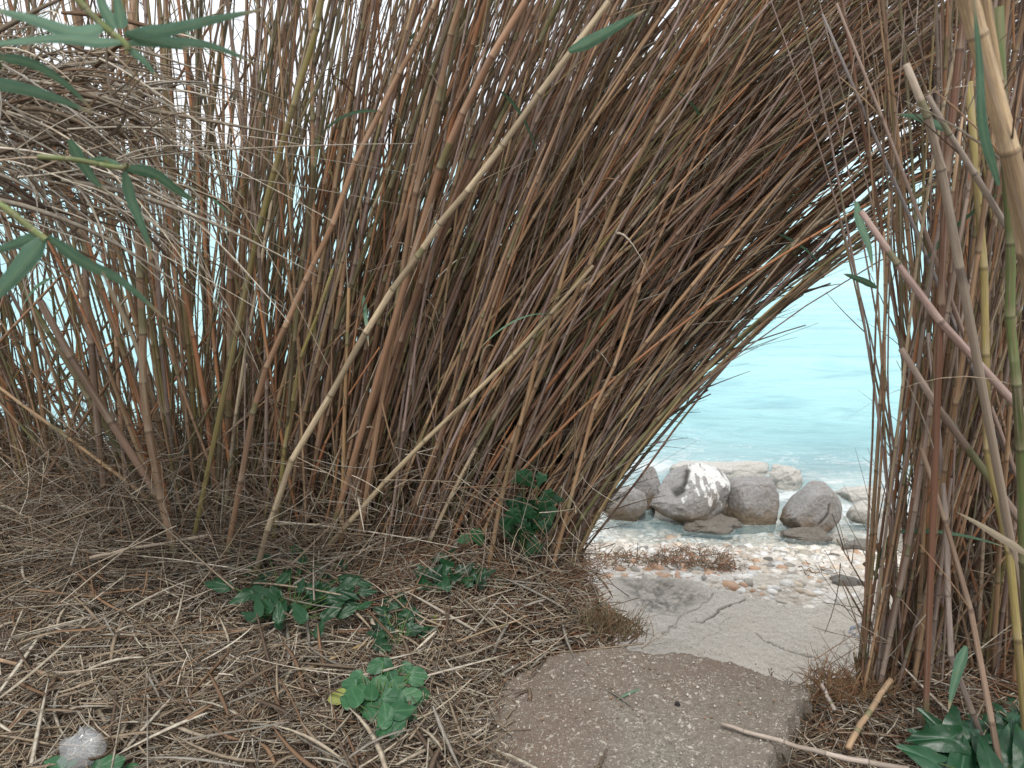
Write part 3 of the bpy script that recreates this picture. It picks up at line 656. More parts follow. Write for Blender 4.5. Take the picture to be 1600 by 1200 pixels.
# right stand
H([(1605, 652), (1500, 530), (1433, 450), (1392, 398), (1345, 330)], 1.75, 1.85, .0110, .35, 'grey', 'long pinkish grey cane leaning left across the right stand', 'right', (.42, .31, .27))
H([(1620, 850), (1583, 797), (1500, 683), (1450, 610), (1408, 545)], 1.8, 1.9, .0115, .3, 'grey', 'grey brown snapped cane leaning left below the long pinkish one', 'right', (.29, .22, .19))
H([(1480, 480), (1465, 446), (1390, 285), (1326, 112), (1285, 22)], 2.0, 2.0, .0065, .55, 'grey', 'thin bluish grey cane reaching up left over the arch', 'right', (.42, .40, .41))
H([(1475, 440), (1454, 379), (1410, 270), (1360, 142), (1307, 5)], 1.95, 1.95, .0062, .5, 'pale', 'thin beige cane parallel to the bluish grey one over the arch', 'right', (.45, .36, .30))
H([(1620, 420), (1590, 300), (1544, 112), (1520, 30), (1500, -40)], 1.25, 1.2, .0150, .1, 'pale', 'thickest pale tan cane at the top right corner', 'right', (.68, .48, .28), tall=2)
H([(1600, 395), (1580, 260), (1560, 130), (1540, -20)], 1.35, 1.3, .0120, .1, 'pale', 'yellowish cane behind the thickest pale one at the top right', 'right', (.62, .45, .24), tall=2)
H([(1500, 420), (1472, 262), (1450, 187), (1416, 101)], 1.7, 1.65, .0105, .3, 'pale', 'pale grey cane with a splintered broken tip near the top right', 'right', (.55, .46, .38))
H([(1470, 480), (1476, 319), (1490, 180), (1507, 40), (1510, -20)], 1.8, 1.8, .0085, .1, 'orange', 'dark reddish brown upright cane at the left of the top right reeds', 'right', (.22, .10, .06), tall=2)
H([(1600, 400), (1520, 270), (1485, 210), (1450, 150)], 1.65, 1.6, .0075, .3, 'grey', 'grey forked cane beside the splintered pale one', 'right', (.40, .32, .27))
H([(1550, 1130), (1530, 1000), (1500, 870), (1470, 790), (1440, 700)], 1.65, 1.9, .0085, .4, 'tan', 'tan cane slanting left low in the right stand', 'right', (.44, .31, .21))
H([(1520, 1115), (1480, 1000), (1485, 880), (1470, 700), (1450, 520)], 1.75, 2.0, .0090, .4, 'grey', 'straight grey cane above the glossy arrow shaped leaves', 'right', (.33, .27, .24))
H([(1395, 1090), (1385, 960), (1378, 880), (1372, 850)], 2.1, 2.2, .0085, .1, 'orange', 'short red brown stub at the left edge of the right stand', 'right', (.30, .16, .08))
H([(1480, 1190), (1490, 1120), (1420, 960), (1375, 905), (1350, 880)], 1.9, 2.15, .0080, .2, 'brown', 'brown broken stub leaning left out over the slab', 'right', (.24, .16, .11))
H([(1590, 1000), (1575, 860), (1540, 700), (1545, 560), (1535, 420)], 1.7, 1.85, .0105, .2, 'yellow', 'yellow green cane standing in the middle of the right stand', 'right', (.40, .34, .10), tall=2)
H([(1612, 1080), (1600, 880), (1595, 700), (1590, 600)], 1.6, 1.6, .0110, .2, 'green', 'green cane at the right border of the photo', 'right', (.12, .20, .06), tall=5)

# rank by how large each one shows: near, thick, in front
def rank(c):
    if c.hero: return -10
    y = c.P[:8, 1].mean(); return y - 90*(c.r[0]-.009)
cl_, cr_ = [c for c in canes if c.stand != 'right'], [c for c in canes if c.stand == 'right']
cl_.sort(key=rank); cr_.sort(key=rank)
indiv = cl_[:225]+cr_[:75]; rest = cl_[225:]+cr_[75:]
LOOK = {'tan': 'tan', 'brown': 'dark brown', 'grey': 'weathered grey', 'orange': 'rust coloured', 'pale': 'pale straw', 'green': 'dull green', 'yellow': 'yellow green'}
def describe(c):
    r = c.r[0]; t = 'thin' if r < .0075 else 'thick' if r > .0105 else 'medium'
    if c.stand == 'right' and t != 'thick': t = 'thin' if r < .0055 else 'medium' if r < .008 else 'thick'
    k = min(len(c.P)-1, 6); d = c.P[k]-c.P[0]; a = math.degrees(math.atan2(d[2], d[0])); top = c.P[-1][2]
    lean = 'leaning far left' if a > 112 else 'leaning slightly left' if a > 97 else 'upright' if a > 84 else 'leaning slightly right' if a > 70 else 'leaning right' if a > 58 else 'leaning far right'
    X = c.X
    if c.stand == 'right':
        w_ = 'on the left edge of the right-hand reeds' if X < 1440 else 'in the middle of the right-hand reeds' if X < 1530 else 'rising behind the glossy arrow-leaved plant' if X < 1600 else 'entering from the right border'
    else:
        w_ = ('at the far left border' if X < 60 else 'in the gaps before the sea, far left' if X < 250 else 'left of the longest pale cane' if X < 370 else 'rising behind the dark pointed-leaf plant' if X < 480
              else 'between the pointed-leaf plant and trailing ivy' if X < 580 else 'behind the trailing ivy' if X < 660 else 'behind the jagged-leaf ivy' if X < 750 else 'behind the climbing ivy' if X < 860 else 'at the edge of the arch opening')
    s_ = ('snapped ' if c.P[-1][2] < 1.25 else '')
    bow = np.degrees(abs(math.atan2(d[2], d[0])-math.atan2(c.P[-1][2]-c.P[-3][2], c.P[-1][0]-c.P[-3][0])))
    s_ += 'bowed ' if bow > 24 else 'straight ' if bow < 7 else ''
    out = f"{t} {s_}{LOOK[c.kind]} cane {lean} {w_}"
    return out if len(out.replace('-', ' ').split()) <= 16 else out.replace('slightly ', '').replace('medium ', '')
GRP_ = {False: 'canes of the left reed stand', True: 'canes of the right-hand reed stand'}
def area(c): return 3 if c.stand == 'right' else (0 if c.X < 400 else 1 if c.X < 690 else 2)
def cane_arrays(c, S, full):
    P, r = c.P, c.r; n = len(P); col = np.array([jit(c.hero[1]) if c.hero and c.hero[1] else jit(PAL[c.kind], .22)])
    ph = rnd.random()*0
    if full:
        # three rings a joint: below, the swollen joint, above
        T = np.diff(P, axis=0); L = np.linalg.norm(T, axis=1, keepdims=True); T = T/L
        pts, rr, vv = [P[0]], [r[0]], [0.0]
        for i in range(1, n-1):
            e = .007
            pts += [P[i]-T[i-1]*e, P[i], P[i]+T[i]*e]; rr += [r[i]*.98, r[i]*1.10, r[i]*.98]
            vv += [i-e/L[i-1, 0], i, i+e/L[i, 0]]
        pts.append(P[-1]); rr.append(r[-1]); vv.append(n-1.1)
        P, r, vn = np.array(pts), np.array(rr), np.array(vv)
    else: vn = np.arange(n)+.0001
    return tubes(P[None], r[None], S, col, vn[None], ids=np.array([rnd.random()*60]))
def ribbon(P, wd, side, up, fold=.25, name='leaf', S=2):
    """long blade: centre line P (K,3), half widths, folded along the midrib; slight thickness"""
    K = len(P); V = []; F = []; cv = []
    cols = [-1, -.5, 0, .5, 1]
    for k in range(K):
        for c in cols:
            V.append(P[k]+side[k]*wd[k]*c+up[k]*wd[k]*fold*abs(c)); cv.append((k/(K-1), c, .55 if c == 0 else 0))
    for k in range(K-1):
        for j in range(4): a = k*5+j; F.append((a, a+1, a+6, a+5))
    return mesh(name, V, F, True, None, cv)
def blade(p0, d, L, wd, droop, mat, parent, name='leaf', roll=0., n=14, rel=None, twist=0.):
    d = np.array(d, float); d /= np.linalg.norm(d); P = [np.array(p0, float)]; dirs = [d]
    for i in range(n-1):
        d = d+np.array([0, 0, -droop/n]); d /= np.linalg.norm(d); P.append(P[-1]+d*L/n); dirs.append(d)
    P = np.array(P); s = np.linspace(0, 1, n); w_ = wd*(np.minimum(1, (s+.12)/.3))*(1-s**1.8)+.0006
    sides, ups = [], []
    for k, dd in enumerate(dirs):
        a = np.cross(dd, [0, 0, 1.]); a /= np.linalg.norm(a)+1e-9; b = np.cross(a, dd); rr_ = roll+twist*s[k]
        sides.append(a*math.cos(rr_)+b*math.sin(rr_)); ups.append(-a*math.sin(rr_)+b*math.cos(rr_))
    if rel is not None: P = P-np.array(rel)
    return link(name, ribbon(P, w_, sides, ups, name=name), mat, parent)
for c in indiv:
    V, F, T, cv = cane_arrays(c, 8, True)
    b0 = c.P[0].copy(); V = V-b0
    n0 = len(V); 
    caps = [tuple(range(n0-8, n0))]
    me = mesh('reed_cane', V, [tuple(f) for f in F]+caps, True, T, cv)
    o = link('reed_cane', me, CANE); o.location = Vector(b0)
    if c.hero: tag(o, c.hero[0], 'cane', GRP_[c.stand == 'right'])
    else: tag(o, describe(c), 'cane', GRP_[c.stand == 'right'])
    # side shoots and odd leaves
    for k in range(rnd.choice([0, 0, 1, 2])):
        i = rnd.randint(2, max(2, len(c.P)-2)); q = c.P[i]-b0; t = c.P[i]-c.P[i-1]; t /= np.linalg.norm(t)
        dv = t+rng.normal(0, .35, 3)+np.array([0, -.15, .1]); dv /= np.linalg.norm(dv); L = rnd.uniform(.08, .28)
        Pt = np.array([q+dv*L*s+np.array([0, 0, -.1*L*s*s]) for s in np.linspace(0, 1, 5)])
        V2, F2, T2, c2 = tubes(Pt[None], np.linspace(.002, .0009, 5)[None], 4, np.array([jit(PAL['tan'])]), np.linspace(.1, 2.9, 5)[None])
        link('side_shoot', mesh('side_shoot', V2, F2, True, T2, c2), CANE, o)
    pl = .35 if area(c) in (0,) else .09
    if c.kind in ('green', 'yellow'): pl += .1
    if rnd.random() < pl:
        i = rnd.randint(len(c.P)//2, len(c.P)-2); dv = (rnd.uniform(-.6, 1), rnd.uniform(-.6, .1), rnd.uniform(-.2, .8))
        blade(c.P[i]-b0, dv, rnd.uniform(.2, .42), rnd.uniform(.006, .012), rnd.uniform(.4, 1.6), REEDLEAF, o, roll=rnd.uniform(-.8, .8))

acc = Acc()
for c in rest: acc.add(*cane_arrays(c, 5, False))
tag(acc.build('reed_thicket', CANE), 'dense brown mass of canes behind the front reeds on both sides', 'reeds', kind='stuff')

# ------------------------------------------------------------------ fine dead twigs in the stands (stuff)
STRAWPAL = np.array([(.43, .35, .25), (.52, .45, .34), (.34, .27, .19), (.2, .155, .11), (.36, .34, .29), (.68, .61, .49), (.13, .095, .07), (.28, .17, .1)])
def strands(P, r, S, pal, pr=None, dark=1.0):
    Nn, K, _ = P.shape; k = rng.choice(len(pal), Nn, p=pr)
    T = pal[k]*(.55+.5*rng.random((Nn, 1)))*dark
    return tubes(P, r, S, T, np.tile(np.linspace(.1, .9, K), (Nn, 1)))
def curve(p0, d, L, K, sag, wob):
    """p0 (N,3), d (N,3) unit, L (N)"""
    s = np.linspace(0, 1, K)[None, :, None]; Nn = len(p0)
    b = rng.normal(0, 1, (Nn, 1, 3)); 
    return p0[:, None]+d[:, None]*L[:, None, None]*s + b*wob*L[:, None, None]*s*s + np.array([0, 0, -1.])*sag*L[:, None, None]*s*s
unit = lambda v: v/(np.linalg.norm(v, axis=-1, keepdims=True)+1e-9)
acc = Acc()
p0, dd = [], []
for i in range(4200):
    c = canes[rnd.randrange(len(canes))]; u = rnd.random()**.8; k = min(len(c.P)-2, int(u*(len(c.P)-1))); f = rnd.random()
    q = c.P[k]*(1-f)+c.P[k+1]*f
    if q[2] > 2.6: continue
    t = c.P[k+1]-c.P[k]; t /= np.linalg.norm(t); p0.append(q); dd.append(t+rng.normal(0, .33, 3)*np.array([1, .6, 1]))
p0 = np.array(p0); dd = unit(np.array(dd)); L = .08+.3*rng.random(len(p0))
acc.add(*strands(curve(p0, dd, L, 5, .08, .08), np.linspace(.0022, .0007, 5)[None]*(.7+.6*rng.random((len(p0), 1))), 3, STRAWPAL, dark=.75))
far_ = [c for c in canes if c.stand == 'left' and c.X > 560]; p0, dd = [], []
while len(p0) < 2600:
    c = rnd.choice(far_); k = rnd.randrange(len(c.P)//3, len(c.P)-1); f = rnd.random(); q = c.P[k]*(1-f)+c.P[k+1]*f
    if q[2] > 2.5: continue
    t = unit(c.P[k+1]-c.P[k]); a_ = math.atan2(t[2], t[0])-R(rnd.gauss(8, 13)); p0.append(q); dd.append((math.cos(a_), rnd.gauss(-.1, .25), math.sin(a_)))
p0 = np.array(p0); dd = unit(np.array(dd)); n_ = len(p0)
acc.add(*strands(curve(p0, dd, rng.uniform(.1, .5, n_), 5, .05, .05), np.linspace(.0017, .0006, 5)[None]*(.6+.7*rng.random((n_, 1))), 3, STRAWPAL[[0, 2, 3, 6, 7, 4]]))
low = sorted([c for c in canes if c.stand == 'left' and c.X > 700 and len(c.P) > 8], key=lambda c: c.P[len(c.P)//2][2]-.9*c.P[len(c.P)//2][0])[:260]; p0, dd = [], []
while len(p0) < 430:
    c = rnd.choice(low); k = rnd.randrange(2, len(c.P)-2); f = rnd.random(); q = c.P[k]*(1-f)+c.P[k+1]*f
    if q[2] > 1.9: continue
    t = unit(c.P[k+1]-c.P[k]); a_ = math.atan2(t[2], t[0])-R(abs(rnd.gauss(9, 9))); p0.append(q); dd.append((math.cos(a_), rnd.gauss(0, .2), math.sin(a_)))
p0 = np.array(p0); dd = unit(np.array(dd)); n_ = len(p0)
acc.add(*strands(curve(p0, dd, rng.uniform(.12, .42, n_), 5, .02, .03), np.linspace(.0042, .0026, 5)[None]*(.6+.6*rng.random((n_, 1))), 5, STRAWPAL[[2, 3, 6, 7, 4, 0]]))
edge = [c for c in canes if c.stand == 'left' and c.X > 820]; p0, dd = [], []
while len(p0) < 650:
    c = rnd.choice(edge); k = rnd.randrange(min(9, len(c.P)-1)); f = rnd.random(); q = c.P[k]*(1-f)+c.P[k+1]*f; a_ = R(rnd.gauss(40, 18))
    p0.append(q); dd.append((math.cos(a_), rnd.gauss(0, .3), math.sin(a_)))
p0 = np.array(p0); dd = unit(np.array(dd)); n_ = len(p0)
acc.add(*strands(curve(p0, dd, rng.uniform(.06, .26, n_), 5, .05, .06), np.linspace(.003, .0012, 5)[None]*(.6+.7*rng.random((n_, 1))), 4, STRAWPAL[[2, 3, 6, 7, 4]], dark=.8))
p0, dd = [], []
while len(p0) < 700:
    c = canes[rnd.randrange(len(canes))]; k = rnd.randrange(len(c.P)-1)
    if c.P[k][2] > 2.4 or (c.stand == 'right' and c.X < 1500) or (c.stand == 'left' and c.P[k][0] > .45): continue
    t = c.P[k+1]-c.P[k]; p0.append(c.P[k]); dd.append(unit(t)+rng.normal(0, .4, 3))
p0 = np.array(p0); dd = unit(np.array(dd)); n_ = len(p0); Pc = curve(p0, dd, rng.uniform(.1, .38, n_), 8, .55, .25)
kk = rng.choice(len(STRAWPAL), n_); acc.add(*tubes(Pc, (rng.uniform(.0025, .0065, n_)[:, None])*np.array([.5, .9, 1, 1, .9, .7, .4, .1])[None], 4, STRAWPAL[kk]*(.8+.4*rng.random((n_, 1))), np.tile(np.linspace(.1, .9, 8), (n_, 1)), flat=.15))
tag(acc.build('dead_twigs', STRAW), 'fine dead side twigs bristling from the reed canes', 'twigs', kind='stuff')

# ------------------------------------------------------------------ litter on the ground (stuff)
acc = Acc()
def scatter(n, xr, yr, lift, Lr, rr, K=4, tilt=.16, dirx=0.0, cond=None, dark=1.0, pal=STRAWPAL, wob=.1, flat=1.0):
    x = rng.uniform(*xr, n); y = rng.uniform(*yr, n)
    if cond is not None:
        k = cond(x, y); x, y = x[k], y[k]
    n = len(x); z = gz(x, y)+lift*rng.random(n)**1.5+.003
    a = rng.random(n)*6.283
    if dirx: a = np.where(rng.random(n) < dirx, rng.normal(.25, .4, n)+math.pi*(rng.random(n) < .5), a)
    el = rng.normal(0, tilt, n)+.03
    d = unit(np.stack([np.cos(a)*np.cos(el), np.sin(a)*np.cos(el), np.sin(el)], 1))
    L = rng.uniform(*Lr, n); P = curve(np.stack([x, y, z], 1), d, L, K, .04, wob)
    P = P-(d*L[:, None]*.5)[:, None]
    g = gz(P[..., 0], P[..., 1]); P[..., 2] = np.maximum(P[..., 2], g+.002)
    r = (rng.uniform(*rr, n)[:, None])*np.linspace(1, .55, K)[None]
    acc.add(*strands(P, r, 3, pal, dark=dark))
onbank = lambda x, y: (y < np.interp(x, LIPX, LIPY)+.12)
offpath = lambda x, y: onbank(x, y) & ((poly_sd(x, y, pp) < .04+.16*rng.random(len(x))**2*(x < .45)))
scatter(17000, (-2.2, .45), (1.0, 3.4), .045, (.03, .15), (.0010, .0026), cond=offpath, dirx=.15, wob=.16)
scatter(7000, (-1.5, .45), (1.0, 2.5), .05, (.03, .13), (.0012, .0034), cond=offpath, wob=.16, pal=STRAWPAL[[0, 1, 4, 5, 0, 2]])
scatter(1100, (-2.6, .4), (1.1, 3.6), .07, (.15, .42), (.0014, .003), cond=offpath, dirx=.4, K=5)
scatter(5500, (-4.2, -.7), (2.4, 3.75), .14, (.15, .6), (.0012, .0026), dirx=.7, K=5, tilt=.14, dark=.85)
scatter(2600, (-1.9, .3), (2.35, 3.4), .45, (.06, .32), (.0010, .002), tilt=.7, K=5, wob=.2)
scatter(1500, (-3.4, -1.0), (2.4, 3.6), .45, (.1, .5), (.0010, .0022), tilt=.45, K=5, wob=.15, dark=.8)
scatter(5200, (.85, 2.6), (1.2, 3.2), .05, (.05, .25), (.001, .0024), cond=offpath)
scatter(1200, (.95, 2.4), (1.9, 3.2), .4, (.1, .35), (.001, .002), tilt=.6, K=5)
def flats(n, xr, yr, Lr, wr, lift, cond):
    x = rng.uniform(*xr, n); y = rng.uniform(*yr, n); k = cond(x, y); x, y = x[k], y[k]; n = len(x); a = rng.random(n)*6.28
    d = unit(np.stack([np.cos(a), np.sin(a), rng.normal(.05, .2, n)], 1)); L = rng.uniform(*Lr, n)
    P = curve(np.stack([x, y, gz(x, y)+lift*(.3+.7*rng.random(n))], 1), d, L, 7, .12, .2); P[..., 2] = np.maximum(P[..., 2], gz(P[..., 0], P[..., 1])+.006)
    kk = rng.choice(len(STRAWPAL), n)
    acc.add(*tubes(P, rng.uniform(*wr, n)[:, None]*np.array([.5, .9, 1, 1, .85, .6, .15])[None], 4, STRAWPAL[kk]*(.5+.4*rng.random((n, 1))), np.tile(np.linspace(.1, .9, 7), (n, 1)), flat=.14))
flats(1500, (-2.4, .45), (1.0, 3.5), (.08, .3), (.003, .0075), .075, offpath)
flats(400, (.9, 2.4), (1.2, 3.0), (.08, .25), (.003, .006), .06, offpath)
scatter(260, (-2.6, .4), (1.1, 3.6), .09, (.1, .4), (.0025, .005), cond=offpath, wob=.03, pal=STRAWPAL[[0, 1, 5, 2, 4]])
scatter(500, (-3.4, -.5), (2.2, 3.7), .22, (.2, .8), (.0025, .0055), wob=.05, tilt=.2, K=5)
scatter(1500, (.72, 1.35), (1.35, 2.02), .04, (.04, .2), (.0012, .0028), cond=offpath, wob=.15)
REDP = np.array([(.32, .13, .07), (.38, .18, .1), (.22, .1, .06)])
scatter(1600, (-.5, .42), (2.1, 3.1), .04, (.04, .16), (.001, .0022), cond=offpath, pal=REDP)
scatter(900, (.9, 1.7), (1.75, 2.4), .05, (.04, .16), (.001, .002), cond=offpath, pal=REDP)
tag(acc.build('straw_litter', STRAW), 'layer of fallen dry reed straw covering the bank beside the path', 'straw', kind='stuff')

# tangle of drooping dry leaves, top left
acc = Acc(); n = 780
Xp = -260+400*rng.random(n)**1.3; Yp = rng.normal(190, 75, n); dp = rng.uniform(1.7, 2.5, n)
p0 = np.array([at(a, b, c) for a, b, c in zip(Xp, Yp, dp)])
a = rng.normal(.12, .34, n); d = unit(np.stack([np.cos(a), rng.normal(0, .3, n), np.sin(a)], 1)); Pc = curve(p0, d, rng.uniform(.2, .52, n), 9, .25, .2)
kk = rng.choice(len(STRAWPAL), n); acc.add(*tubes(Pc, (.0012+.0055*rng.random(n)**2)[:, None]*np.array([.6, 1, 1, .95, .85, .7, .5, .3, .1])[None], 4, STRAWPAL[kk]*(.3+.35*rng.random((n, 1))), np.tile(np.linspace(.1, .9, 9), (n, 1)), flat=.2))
n = 150; Xp = rng.uniform(-60, 230, n); Yp = rng.uniform(60, 330, n); dp = rng.uniform(1.6, 2.1, n)
p0 = np.array([at(a_, b, c) for a_, b, c in zip(Xp, Yp, dp)]); a = rng.normal(-.1, .5, n)
d = unit(np.stack([np.cos(a), rng.normal(0, .3, n), np.sin(a)], 1))
acc.add(*strands(curve(p0, d, rng.uniform(.15, .45, n), 9, .45, .3), np.linspace(.0028, .0008, 9)[None]*(.6+.6*rng.random((n, 1))), 3, STRAWPAL[[0, 1, 4, 5]]))
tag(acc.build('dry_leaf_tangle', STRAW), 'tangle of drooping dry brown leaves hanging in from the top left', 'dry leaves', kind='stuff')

# ------------------------------------------------------------------ green reed shoots near the camera
def shoot(name, label, stem_px, d, leaves, r=.004):
    Ws = [at(x, y, d) for x, y in stem_px]; base = Ws[0]
    root = empty(name, base); tag(root, label, 'reed shoot', 'green reed shoots hanging in from the top left')
    P = catmull(Ws, 12)-base
    V, F, T, cv = tubes(P[None], np.full((1, 12), r), 7, np.array([(.14, .24, .06)]), np.linspace(.1, 3.9, 12)[None])
    link('stem', mesh('stem', V, F, True, T, cv), CANE, root)
    for (pts, wpx, dd_, mat) in leaves:
        n = len(pts); Wl = [at(x, y, d+dd_*i/(n-1)) for i, (x, y) in enumerate(pts)]
        P = catmull(Wl, 16)-base; s = np.linspace(0, 1, 16); wd = wpx*.75/FPX*d*.5*np.minimum(1, (s+.1)/.3)*(1-s**2.2)+.0006
        T_ = unit(np.gradient(P, axis=0)); view = unit(P+base-np.array([0, 0, CAMH])); sd_ = unit(np.cross(T_, view)+.35*view*rnd.choice([-1, 1])); up = unit(np.cross(sd_, T_))
        link('leaf', ribbon(P, wd, sd_, up, .22), mat, root)
shoot('reed_shoot', 'topmost green reed shoot with long narrow leaves spreading right', [(95, -30), (150, 30), (195, 68), (200, 78)], .95,
      [([(195, 55), (260, 48), (330, 32), (415, 14)], 26, .1, REEDLEAF), ([(195, 65), (150, 66), (90, 60), (20, 66), (-40, 74)], 18, -.1, REEDLEAF),
       ([(195, 52), (230, 62), (265, 70), (300, 78)], 24, .02, REEDLEAF), ([(200, 68), (270, 66), (330, 72), (405, 101)], 20, .12, REEDLEAF),
       ([(200, 75), (225, 95), (245, 120)], 14, .02, REEDLEAF), ([(190, 45), (186, 20), (178, -25)], 24, 0, REEDLEAF),
       ([(165, 40), (120, 52), (50, 30), (-30, 10)], 28, -.08, REEDLEAF), ([(180, 45), (160, 10), (150, -30)], 22, 0, REEDLEAF)])
shoot('reed_shoot', 'lone broad green leaf pair reaching in from the left edge above the middle shoot', [(-60, 110), (-30, 105), (0, 100)], .9,
      [([(-10, 88), (50, 100), (100, 130), (145, 172)], 20, .1, REEDLEAF), ([(-30, 128), (30, 138), (90, 155), (145, 178)], 26, .08, REEDLEAF)])
shoot('reed_shoot', 'green reed shoot with four pointed leaves above the lowest one', [(60, 245), (120, 250), (185, 262), (200, 258)], 1.2,
      [([(193, 262), (240, 272), (280, 300), (312, 318)], 24, .1, REEDLEAF), ([(195, 268), (205, 310), (225, 360), (238, 400)], 22, .05, REEDLEAF),
       ([(190, 262), (160, 250), (120, 252)], 14, .0, REEDLEAF), ([(108, 218), (125, 250), (145, 280), (165, 298)], 24, .08, REEDLEAF)])
shoot('reed_shoot', 'lowest green reed shoot with drooping leaves at the left edge', [(-60, 300), (0, 320), (40, 350), (72, 375)], .85,
      [([(70, 370), (40, 410), (0, 455), (-40, 490)], 40, -.05, REEDLEAF), ([(75, 370), (130, 410), (190, 440), (260, 500)], 28, .12, REEDLEAF),
       ([(68, 368), (30, 380), (-30, 400)], 26, 0, REEDLEAF), ([(160, 425), (195, 500), (218, 560), (230, 650)], 8, .1, DRYLEAF)])
def lone_leaf(label, pts, d0, d1, wpx, mat=REEDLEAF):
    n = len(pts); Wl = [at(x, y, d0+(d1-d0)*i/(n-1)) for i, (x, y) in enumerate(pts)]; b = Wl[0].copy()
    P = catmull(Wl, 16)-b; s = np.linspace(0, 1, 16); wd = wpx/FPX*d0*.5*np.minimum(1, (s+.1)/.3)*(1-s**2.2)+.0006
    T_ = unit(np.gradient(P, axis=0)); view = unit(P+b-np.array([0, 0, CAMH])); sd_ = unit(np.cross(T_, view)+.4*view); up = unit(np.cross(sd_, T_))
    o = link('reed_leaf', ribbon(P, wd, sd_, up, .25, name='reed_leaf'), mat); o.location = Vector(b)
    return tag(o, label, 'reed leaf', 'single reed leaves')
lone_leaf('long dark green leaf pointing up right at the top centre', [(888, 80), (925, 62), (965, 40), (1010, 14)], 2.1, 1.9, 20)
lone_leaf('small hanging green leaf against the turquoise water below the arch', [(1338, 315), (1345, 350), (1358, 385), (1364, 425)], 1.95, 1.9, 13)
lone_leaf('small dark green leaf pointing left beside the opening', [(1370, 450), (1350, 440), (1330, 432), (1318, 428)], 1.95, 1.95, 11)
lone_leaf('green leaf hanging low in front of the right stand', [(1510, 1010), (1500, 1040), (1490, 1075), (1482, 1110)], 1.6, 1.55, 20)
lone_leaf('pale dry leaf drooping from the right edge', [(1610, 870), (1570, 845), (1530, 820), (1495, 800)], 1.5, 1.6, 14, DRYLEAF)
lone_leaf('dark green leaf pointing left in the upper right reeds', [(1480, 205), (1450, 190), (1425, 182), (1398, 178)], 1.7, 1.8, 12)
lone_leaf('green strap leaf curling on the right above the yellow green cane', [(1560, 290), (1535, 200), (1530, 100), (1520, -20)], 1.1, 1.1, 14)
lone_leaf('short green blade lying on the concrete path', [(965, 1092), (985, 1082), (1000, 1077), (1016, 1076)], 1.86, 1.92, 4)

# ------------------------------------------------------------------ broad-leaved plants
OUT = {
 'ivy': [(0, -.12), (.22, -.30), (.42, -.22), (.40, -.02), (.58, .14), (.34, .28), (.26, .46), (.12, .72), (0, 1.0)],
 'round': [(0, -.08), (.2, -.12), (.38, .05), (.44, .3), (.40, .55), (.26, .78), (.1, .93), (0, .98)],
 'lance': [(0, -.06), (.14, -.04), (.24, .15), (.26, .35), (.2, .6), (.09, .85), (0, 1.05)],
 'arum': [(0, -.05), (.16, -.34), (.40, -.42), (.34, -.12), (.36, .12), (.30, .4), (.18, .72), (.06, .93), (0, 1.05)],
}
def leaf_mesh(kind, size, cup=.18, seed=0):
    r_ = OUT[kind]; o = [np.array(p) for p in r_]; full = o+[p*np.array([-1, 1]) for p in o[-2:0:-1]]
    pts = []
    m_ = len(full)
    for i in range(m_):
        a, b = full[i], full[(i+1) % m_]
        for t in (0, .5): pts.append(a*(1-t)+b*t)
    # round off a little
    pts = np.array(pts); pts = pts*.6+.2*(np.roll(pts, 1, 0)+np.roll(pts, -1, 0))
    V = [(0, 0, 0)]; cv = [(0, 0, .6)]; F = []; nn = len(pts); rings = [.25, .5, .75, 1.0]
    rr = random.Random(seed)
    ph = rr.random()*6
    for k, q in enumerate(rings):
        for i, p in enumerate(pts):
            x, y = p*q; y += .0
            z = -cup*abs(y)**1.5*.9 - cup*.9*abs(x)**1.2+.03*math.sin(ph+i*1.1)*q*q + .05*min(abs(x), .1)*6
            V.append((x, y, z)); cv.append((0, 0, max(0, .6-abs(x)*22)+(.07 if i % 4 == 0 else 0)))
    for i in range(nn): F.append((0, 1+i, 1+(i+1) % nn))
    for k in range(len(rings)-1):
        a = 1+k*nn; b = a+nn
        for i in range(nn): j = (i+1) % nn; F.append((a+i, b+i, b+j, a+j))
    return mesh('leaf', np.array(V)*size, F, True, None, cv)
